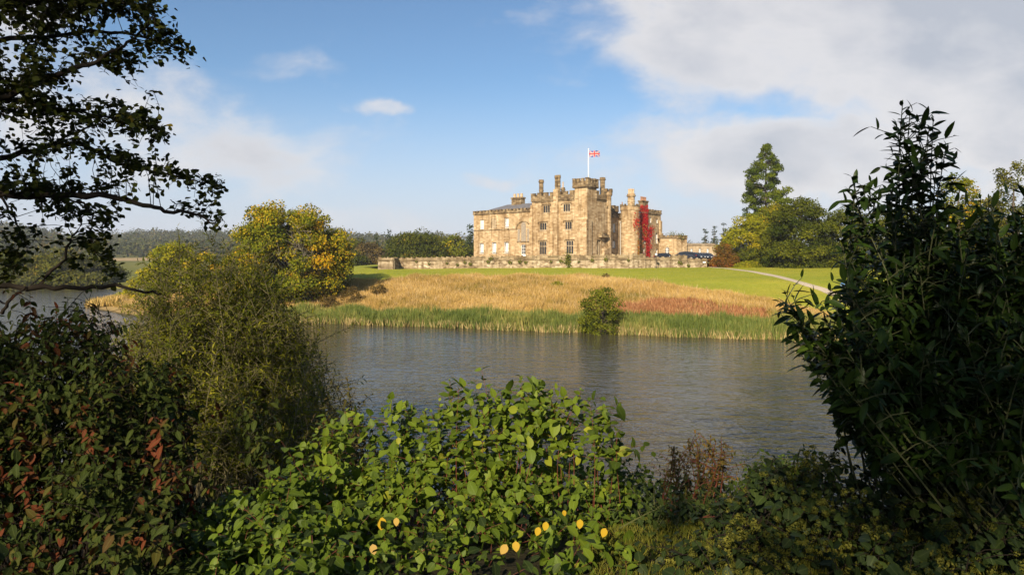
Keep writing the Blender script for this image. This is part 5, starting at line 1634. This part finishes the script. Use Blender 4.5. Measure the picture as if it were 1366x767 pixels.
# brown-tinged perennial and rushes between the dogwood and the ivy
thicket("spiraea_shrub", "small bronze-tipped shrub against the water between the dogwood and the ivy", "shrub", [(885, 610), (900, 590), (920, 580), (940, 575), (955, 585), (970, 600), (985, 625)], [(885, 690), (985, 690)], 6.3, 5.6, 46, .055, LEAF_NARROW, leaf_mat("bronze_leaf", [(0, (.04, .05, .012)), (.5, (.09, .075, .018)), (1, (.20, .11, .025))], .25), STEMR, ds=.04, droop=.25, tint=lambda px, py, f: .65 - .6 * f, sides=1.6,
        tips=[(948, 582, 6.2), (955, 588, 6.2), (962, 584, 6.2), (918, 585, 6.2), (930, 592, 6.1), (898, 596, 6.2)])
thicket("nettle_patch", "dark nettles and low leaves beside the patch of sunlit grass", "plants", [(835, 690), (860, 668), (900, 655), (930, 660), (960, 665), (985, 690)], [(835, 730), (870, 728), (985, 745)], 5.5, 4.8, 95, .075, LEAF_BROAD, G_IVY, STEMG, ds=.05, droop=.5, tint=lambda px, py, f: .8, sides=2.0)
thicket("green_shrub", "low mid-green shrub at the water's edge left of the hanging ivy", "shrub", [(1000, 625), (1020, 600), (1050, 585), (1075, 590), (1100, 600), (1130, 610)], [(1000, 650), (1130, 650)], 6.2, 5.6, 46, .07, LEAF_BROAD, G_DOG, STEMG, ds=.055, droop=.4, tint=lambda px, py, f: .05, sides=2.0)
# grass on the near bank
n = 16000
x = rf.uniform(-1.0, 3.2, n); y = rf.uniform(3.0, 7.0, n)
k = (x - .188 * y > -.35)
q = np.stack([x, y], -1)[k]
tag(blades("bank_grass", q, .085, .045, leaf_mat("bank_blade", [(0, (.045, .055, .008)), (.5, (.09, .10, .012)), (1, (.16, .14, .024))], .25, rough=.7, spec=.1), 3, rf, .55, None, .005, .02), "short grass on the near bank", "grass", None, 'stuff')
# low leafy cover over the bare soil under the shrubs and down to the water
pos_x = rf.uniform(-14, 14, 26000); pos_y = rf.uniform(3.2, 22, 26000)
kk = (np.abs(pos_x) < pos_y * .82 + .5) & ~((pos_x > .5) & (pos_x < 1.7) & (pos_y < 5.6))
pos_x, pos_y = pos_x[kk], pos_y[kk]
gzz = ground_arr(pos_x, pos_y)
kk = gzz > .05
pos_x, pos_y, gzz = pos_x[kk], pos_y[kk], gzz[kk]
m_ = len(pos_x)
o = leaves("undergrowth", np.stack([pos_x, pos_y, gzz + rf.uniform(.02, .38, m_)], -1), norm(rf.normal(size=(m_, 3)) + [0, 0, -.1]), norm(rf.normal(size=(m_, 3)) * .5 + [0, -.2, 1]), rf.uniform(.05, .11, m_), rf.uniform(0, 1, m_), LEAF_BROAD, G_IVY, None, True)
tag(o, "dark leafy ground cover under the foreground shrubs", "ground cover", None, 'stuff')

# ------------------------------------------------------------------ alder overhanging from the left
ra = np.random.default_rng(9)
ald = thing("alder_tree", "dark alder with spreading leafy branches overhanging from the left", "tree", (0, 0, 0))
acc, LL = Acc(), LeafList()
tb_ = Vector((-9.6, 8.6, 0)); tb_.z = ground(-9.6, 8.6) - .3
tpath = [tb_, tb_ + Vector((.1, 0, 2.5)), tb_ + Vector((.35, -.1, 5)), tb_ + Vector((.3, 0, 8)), tb_ + Vector((.5, .2, 11)), tb_ + Vector((.4, 0, 14))]
acc.tube(tpath, 0, rr=[.34, .28, .24, .18, .12, .04], n=10)
BR = [
    ([(-330, 300, 8.6), (-140, 262, 8.4), (0, 259, 8.2), (80, 261, 8.0), (150, 262, 7.9), (190, 272, 7.8), (222, 281, 7.7), (258, 284, 7.7), (280, 296, 7.6), (293, 305, 7.6)], .055, .006),
    ([(-330, 250, 8.6), (-120, 222, 8.8), (0, 212, 8.9), (60, 196, 8.8), (110, 192, 8.7), (150, 214, 8.6), (190, 226, 8.5), (235, 236, 8.5), (268, 243, 8.4), (296, 248, 8.4)], .045, .005),
    ([(-330, 190, 8.5), (-120, 150, 8.2), (0, 132, 8.0), (50, 112, 7.9), (100, 92, 7.8), (135, 80, 7.7), (165, 62, 7.6), (190, 40, 7.6), (205, 20, 7.5)], .05, .006),
    ([(-330, 110, 8.6), (-100, 70, 8.8), (0, 52, 9.0), (60, 50, 9.0), (120, 42, 9.0), (180, 46, 9.0), (225, 62, 9.0), (256, 72, 9.0)], .045, .005),
    ([(-330, 330, 8.6), (-150, 380, 8.0), (-20, 383, 7.6), (50, 382, 7.4), (100, 384, 7.3), (150, 381, 7.2), (195, 389, 7.1), (215, 392, 7.1)], .045, .010),
    ([(50, 381, 7.4), (72, 360, 7.5), (90, 338, 7.6), (97, 315, 7.7), (108, 295, 7.7), (116, 280, 7.8)], .020, .006),
    ([(-30, 383, 7.6), (-10, 400, 7.5), (10, 405, 7.4)], .02, .008), ([(0, 420, 7.3), (15, 400, 7.3), (35, 382, 7.4)], .02, .012),
    ([(-330, 60, 8.6), (-120, 10, 8.2), (0, 0, 8.0), (80, -2, 8.0), (150, 5, 7.9), (205, 8, 7.8)], .05, .006),
    ([(0, 132, 8.0), (60, 140, 8.1), (110, 150, 8.2), (150, 158, 8.2), (190, 165, 8.2), (212, 178, 8.2)], .025, .004),
    ([(60, 196, 8.8), (95, 178, 8.8), (130, 166, 8.8), (160, 150, 8.7)], .02, .005),
    ([(80, 261, 8.0), (110, 272, 7.9), (125, 290, 7.8), (120, 315, 7.8), (130, 340, 7.7)], .014, .004),
    ([(0, 259, 8.2), (20, 290, 8.2), (30, 320, 8.2), (18, 345, 8.2)], .016, .005),
]
bpts = []
for pts_, r0, r1 in BR:
    w_ = [P(*q) for q in pts_]
    w_[0] = w_[0] if pts_[0][0] > -300 else Vector((tb_.x + .35, tb_.y, min(tb_.z + 12, w_[0].z)))
    fine_ = []
    for i in range(len(w_) - 1):
        for k in range(4):
            fine_.append(w_[i].lerp(w_[i + 1], k / 4) + Vector((ra.normal(), ra.normal(), ra.normal())) * .012)
    fine_.append(w_[-1])
    acc.tube(fine_, r0, r1, 6)
    bpts += fine_
bp_ = np.array([tuple(q) for q in bpts])
CL = [(40, 15, 60, 34, 1), (110, 18, 50, 26, .9), (170, 14, 40, 22, .9), (205, 30, 26, 26, .9), (226, 56, 22, 20, .9), (250, 74, 16, 13, 1), (75, 66, 52, 26, .9), (30, 85, 46, 40, 1), (130, 62, 26, 16, .8), (165, 82, 34, 16, .9), (200, 82, 18, 10, .7), (25, 150, 42, 38, 1), (80, 150, 42, 28, .9), (140, 150, 40, 26, .9), (185, 160, 26, 18, .9), (213, 178, 14, 11, .8), (55, 205, 55, 24, .9), (125, 198, 42, 20, .9), (190, 215, 42, 16, .9), (232, 238, 26, 10, .9), (284, 246, 14, 11, .9), (288, 262, 10, 10, .7), (286, 290, 12, 15, 1), (262, 272, 18, 9, .8), (30, 245, 40, 18, .9), (95, 246, 42, 12, .8), (160, 252, 25, 9, .7), (115, 285, 34, 14, .9), (75, 290, 22, 12, .8), (120, 312, 28, 14, .9), (150, 292, 14, 14, .7), (60, 322, 16, 10, .7), (140, 330, 18, 10, .8), (14, 335, 24, 22, 1), (8, 372, 14, 20, 1), (118, 350, 22, 8, .6), (158, 362, 20, 7, .7), (2, 295, 14, 10, .6), (196, 120, 16, 8, .5), (160, 190, 30, 10, .6), (60, 110, 40, 16, .8), (-60, 100, 50, 100, 1), (-60, 260, 40, 90, 1), (-150, 120, 60, 140, .8), (-40, -60, 120, 50, .9), (110, -50, 90, 35, .8)]
for (cx_, cy_, rx_, ry_, dn) in CL:
    m_ = int(rx_ * ry_ * .026 * dn) + 3
    for k in range(m_):
        th, q_ = ra.uniform(0, 6.283), math.sqrt(ra.uniform(0, 1))
        px, py = cx_ + rx_ * q_ * math.cos(th) * 1.05, cy_ + ry_ * q_ * math.sin(th) * 1.05
        tip = P(px, py, 8.1 + ra.normal() * .35)
        d_ = np.linalg.norm((bp_ - np.array(tip)) * np.array([1, .6, 1]), axis=1) - (bp_[:, 0] < tip.x) * .12
        b0_ = Vector(bp_[np.argmin(d_)])
        if (b0_ - tip).length > 1.5: b0_ = tip + (b0_ - tip).normalized() * 1.0
        mid = b0_.lerp(tip, .5) + Vector((ra.normal() * .04, ra.normal() * .04, .05))
        acc.tube([b0_, mid, tip], .0055, .0022, 3)
        nl = ra.integers(9, 16)
        for j in range(nl):
            u = ra.uniform(.25, 1.05)
            p = b0_ * (1 - u) ** 2 + mid * 2 * u * (1 - u) + tip * u * u
            p = p + Vector((ra.normal(), ra.normal(), ra.normal())) * .035
            LL.add(p, (ra.normal() + .4, ra.normal(), ra.normal() * .7 - .3), (ra.normal() * .6, ra.normal() * .6 - .2, 1), ra.uniform(.05, .095), ra.normal(.45, .2))
LL.build("foliage", LEAF_ROUND, G_ALD, ald)
# the crown above and beyond the frame
bl = []
for k in range(46):
    c = np.array([-9.3 + ra.normal() * 2.3, 7.6 + ra.normal() * 2.4, 14.2 + ra.normal() * 1.9])
    if c[2] < 12.0 and c[0] > -7.5 and c[1] > 5: continue
    bl.append((c, ra.uniform(.8, 1.5)))
p, a, n, s, t = blob_leaves(bl, 210, .13, ra, .8)
leaves("crown", p, a, n, s, t, diamond(.42), G_ALD, ald)
for c, br in bl:
    limb(acc, tpath[3].lerp(tpath[5], ra.uniform(0, .9)), c, .06, .012, ra)
acc.build("trunk", TWIG, ald, smooth=True)

# ------------------------------------------------------------------ tall trees behind the viewpoint, whose shade falls on the near bank
def shade_tree(label, x, y, height, width, bottom, seed, nb=70, skew=None):
    l = Vector((x, y, ground(x, y) - .1))
    return tree("unseen_beech_tree", label, "tree", l, height, width, G_OAK, lambda t: max(.3, math.sqrt(max(0, 1 - (1.7 * t - .7) ** 2 / 1.3))), bottom=bottom, nb=nb, r0=.09, r1=.16, ls=.30, seed=seed, limbs=16, per=20)
SHADE = [("tall beech behind the viewpoint shading the left foreground", -15.4, -17.5, 19.5, 10.6, 4.0, 401), ("tall beech behind the viewpoint shading the right foreground", -1.9, -17.0, 19.5, 9.6, 3.5, 402), ("beech on the near bank left of the viewpoint, shading the willow's foot", -12.5, -2.5, 11.0, 8.5, 2.0, 403), ("beech behind the viewpoint to the right", 6.5, -16, 18, 10, 3, 404), ("wide beech whose crown spreads over the viewpoint", 5.0, -6.5, 21, 17, 10.0, 405)]
for s_ in SHADE: shade_tree(*s_)  # the last, wide beech is added overhead, out of view, to block skylight

# ------------------------------------------------------------------ a walker on the gravel path
def person(loc, h, rz):
    bm_v = {'pelvis': (0, 0, .52), 'waist': (0, 0, .60), 'chest': (0, .01, .72), 'neck': (0, .0, .83), 'head0': (0, .015, .88), 'head1': (0, .02, .95), 'shL': (.10, 0, .80), 'elL': (.13, .03, .65), 'haL': (.12, -.05, .53), 'shR': (-.10, 0, .80), 'elR': (-.13, -.04, .65), 'haR': (-.12, .07, .55),
            'hipL': (.05, 0, .50), 'knL': (.055, -.05, .29), 'anL': (.05, .05, .04), 'toL': (.05, -.04, .015), 'hipR': (-.05, 0, .50), 'knR': (-.055, -.02, .28), 'anR': (-.05, -.10, .04), 'toR': (-.05, -.18, .02)}
    rad_ = {'pelvis': .075, 'waist': .068, 'chest': .085, 'neck': .032, 'head0': .05, 'head1': .055, 'shL': .04, 'elL': .028, 'haL': .022, 'shR': .04, 'elR': .028, 'haR': .022, 'hipL': .058, 'knL': .04, 'anL': .025, 'toL': .022, 'hipR': .058, 'knR': .04, 'anR': .025, 'toR': .022}
    ed = [('pelvis', 'waist'), ('waist', 'chest'), ('chest', 'neck'), ('neck', 'head0'), ('head0', 'head1'), ('chest', 'shL'), ('shL', 'elL'), ('elL', 'haL'), ('chest', 'shR'), ('shR', 'elR'), ('elR', 'haR'), ('pelvis', 'hipL'), ('hipL', 'knL'), ('knL', 'anL'), ('anL', 'toL'), ('pelvis', 'hipR'), ('hipR', 'knR'), ('knR', 'anR'), ('anR', 'toR')]
    ks = list(bm_v)
    me = bpy.data.meshes.new("person")
    me.from_pydata([tuple(c * h for c in bm_v[k]) for k in ks], [(ks.index(a), ks.index(b_)) for a, b_ in ed], [])
    o = bpy.data.objects.new("person", me); COL.objects.link(o)
    sk = o.modifiers.new("skin", 'SKIN')
    for i, k in enumerate(ks):
        me.skin_vertices[0].data[i].radius = (rad_[k] * h, rad_[k] * h * .85)
    me.skin_vertices[0].data[0].use_root = True
    o.modifiers.new("sub", 'SUBSURF').levels = 1
    m, t, out = new_mat("clothing")
    z = nd(t, 'ShaderNodeSeparateXYZ', {0: nd(t, 'ShaderNodeTexCoord').outputs['Object']}).outputs[2]
    c = ramp(t, math_(t, 'DIVIDE', z, h), [(0, (.03, .03, .035)), (.03, (.05, .06, .10)), (.53, (.10, .24, .52)), (.845, (.45, .27, .19)), (.94, (.10, .06, .03))], 'CONSTANT')
    b = nd(t, 'ShaderNodeBsdfPrincipled', {'Base Color': c, 'Roughness': .85}); t.links.new(b.outputs[0], out.inputs[0])
    me.materials.append(m)
    o.location = loc; o.rotation_euler = (0, 0, rz)
    return tag(o, "walker in a blue top on the gravel path, glimpsed through the laurel", "person")
q = on_ground(1124, 393.5)
person((q.x, q.y, q.z + .05), 1.72, R(150))

# ------------------------------------------------------------------ the hazy air
acc = Acc()
acc.box(-2600, 2600, -300, 1900, -4, 95)
m, t, out = new_mat("haze_air")
v = nd(t, 'ShaderNodeVolumePrincipled', {'Color': (.80, .86, 1.0, 1), 'Density': .00017, 'Anisotropy': 0.0})
t.links.new(v.outputs[0], out.inputs['Volume'])
hz = acc.build("haze", m)
tag(hz, "thin blue haze over the far woods", "haze", None, 'stuff')
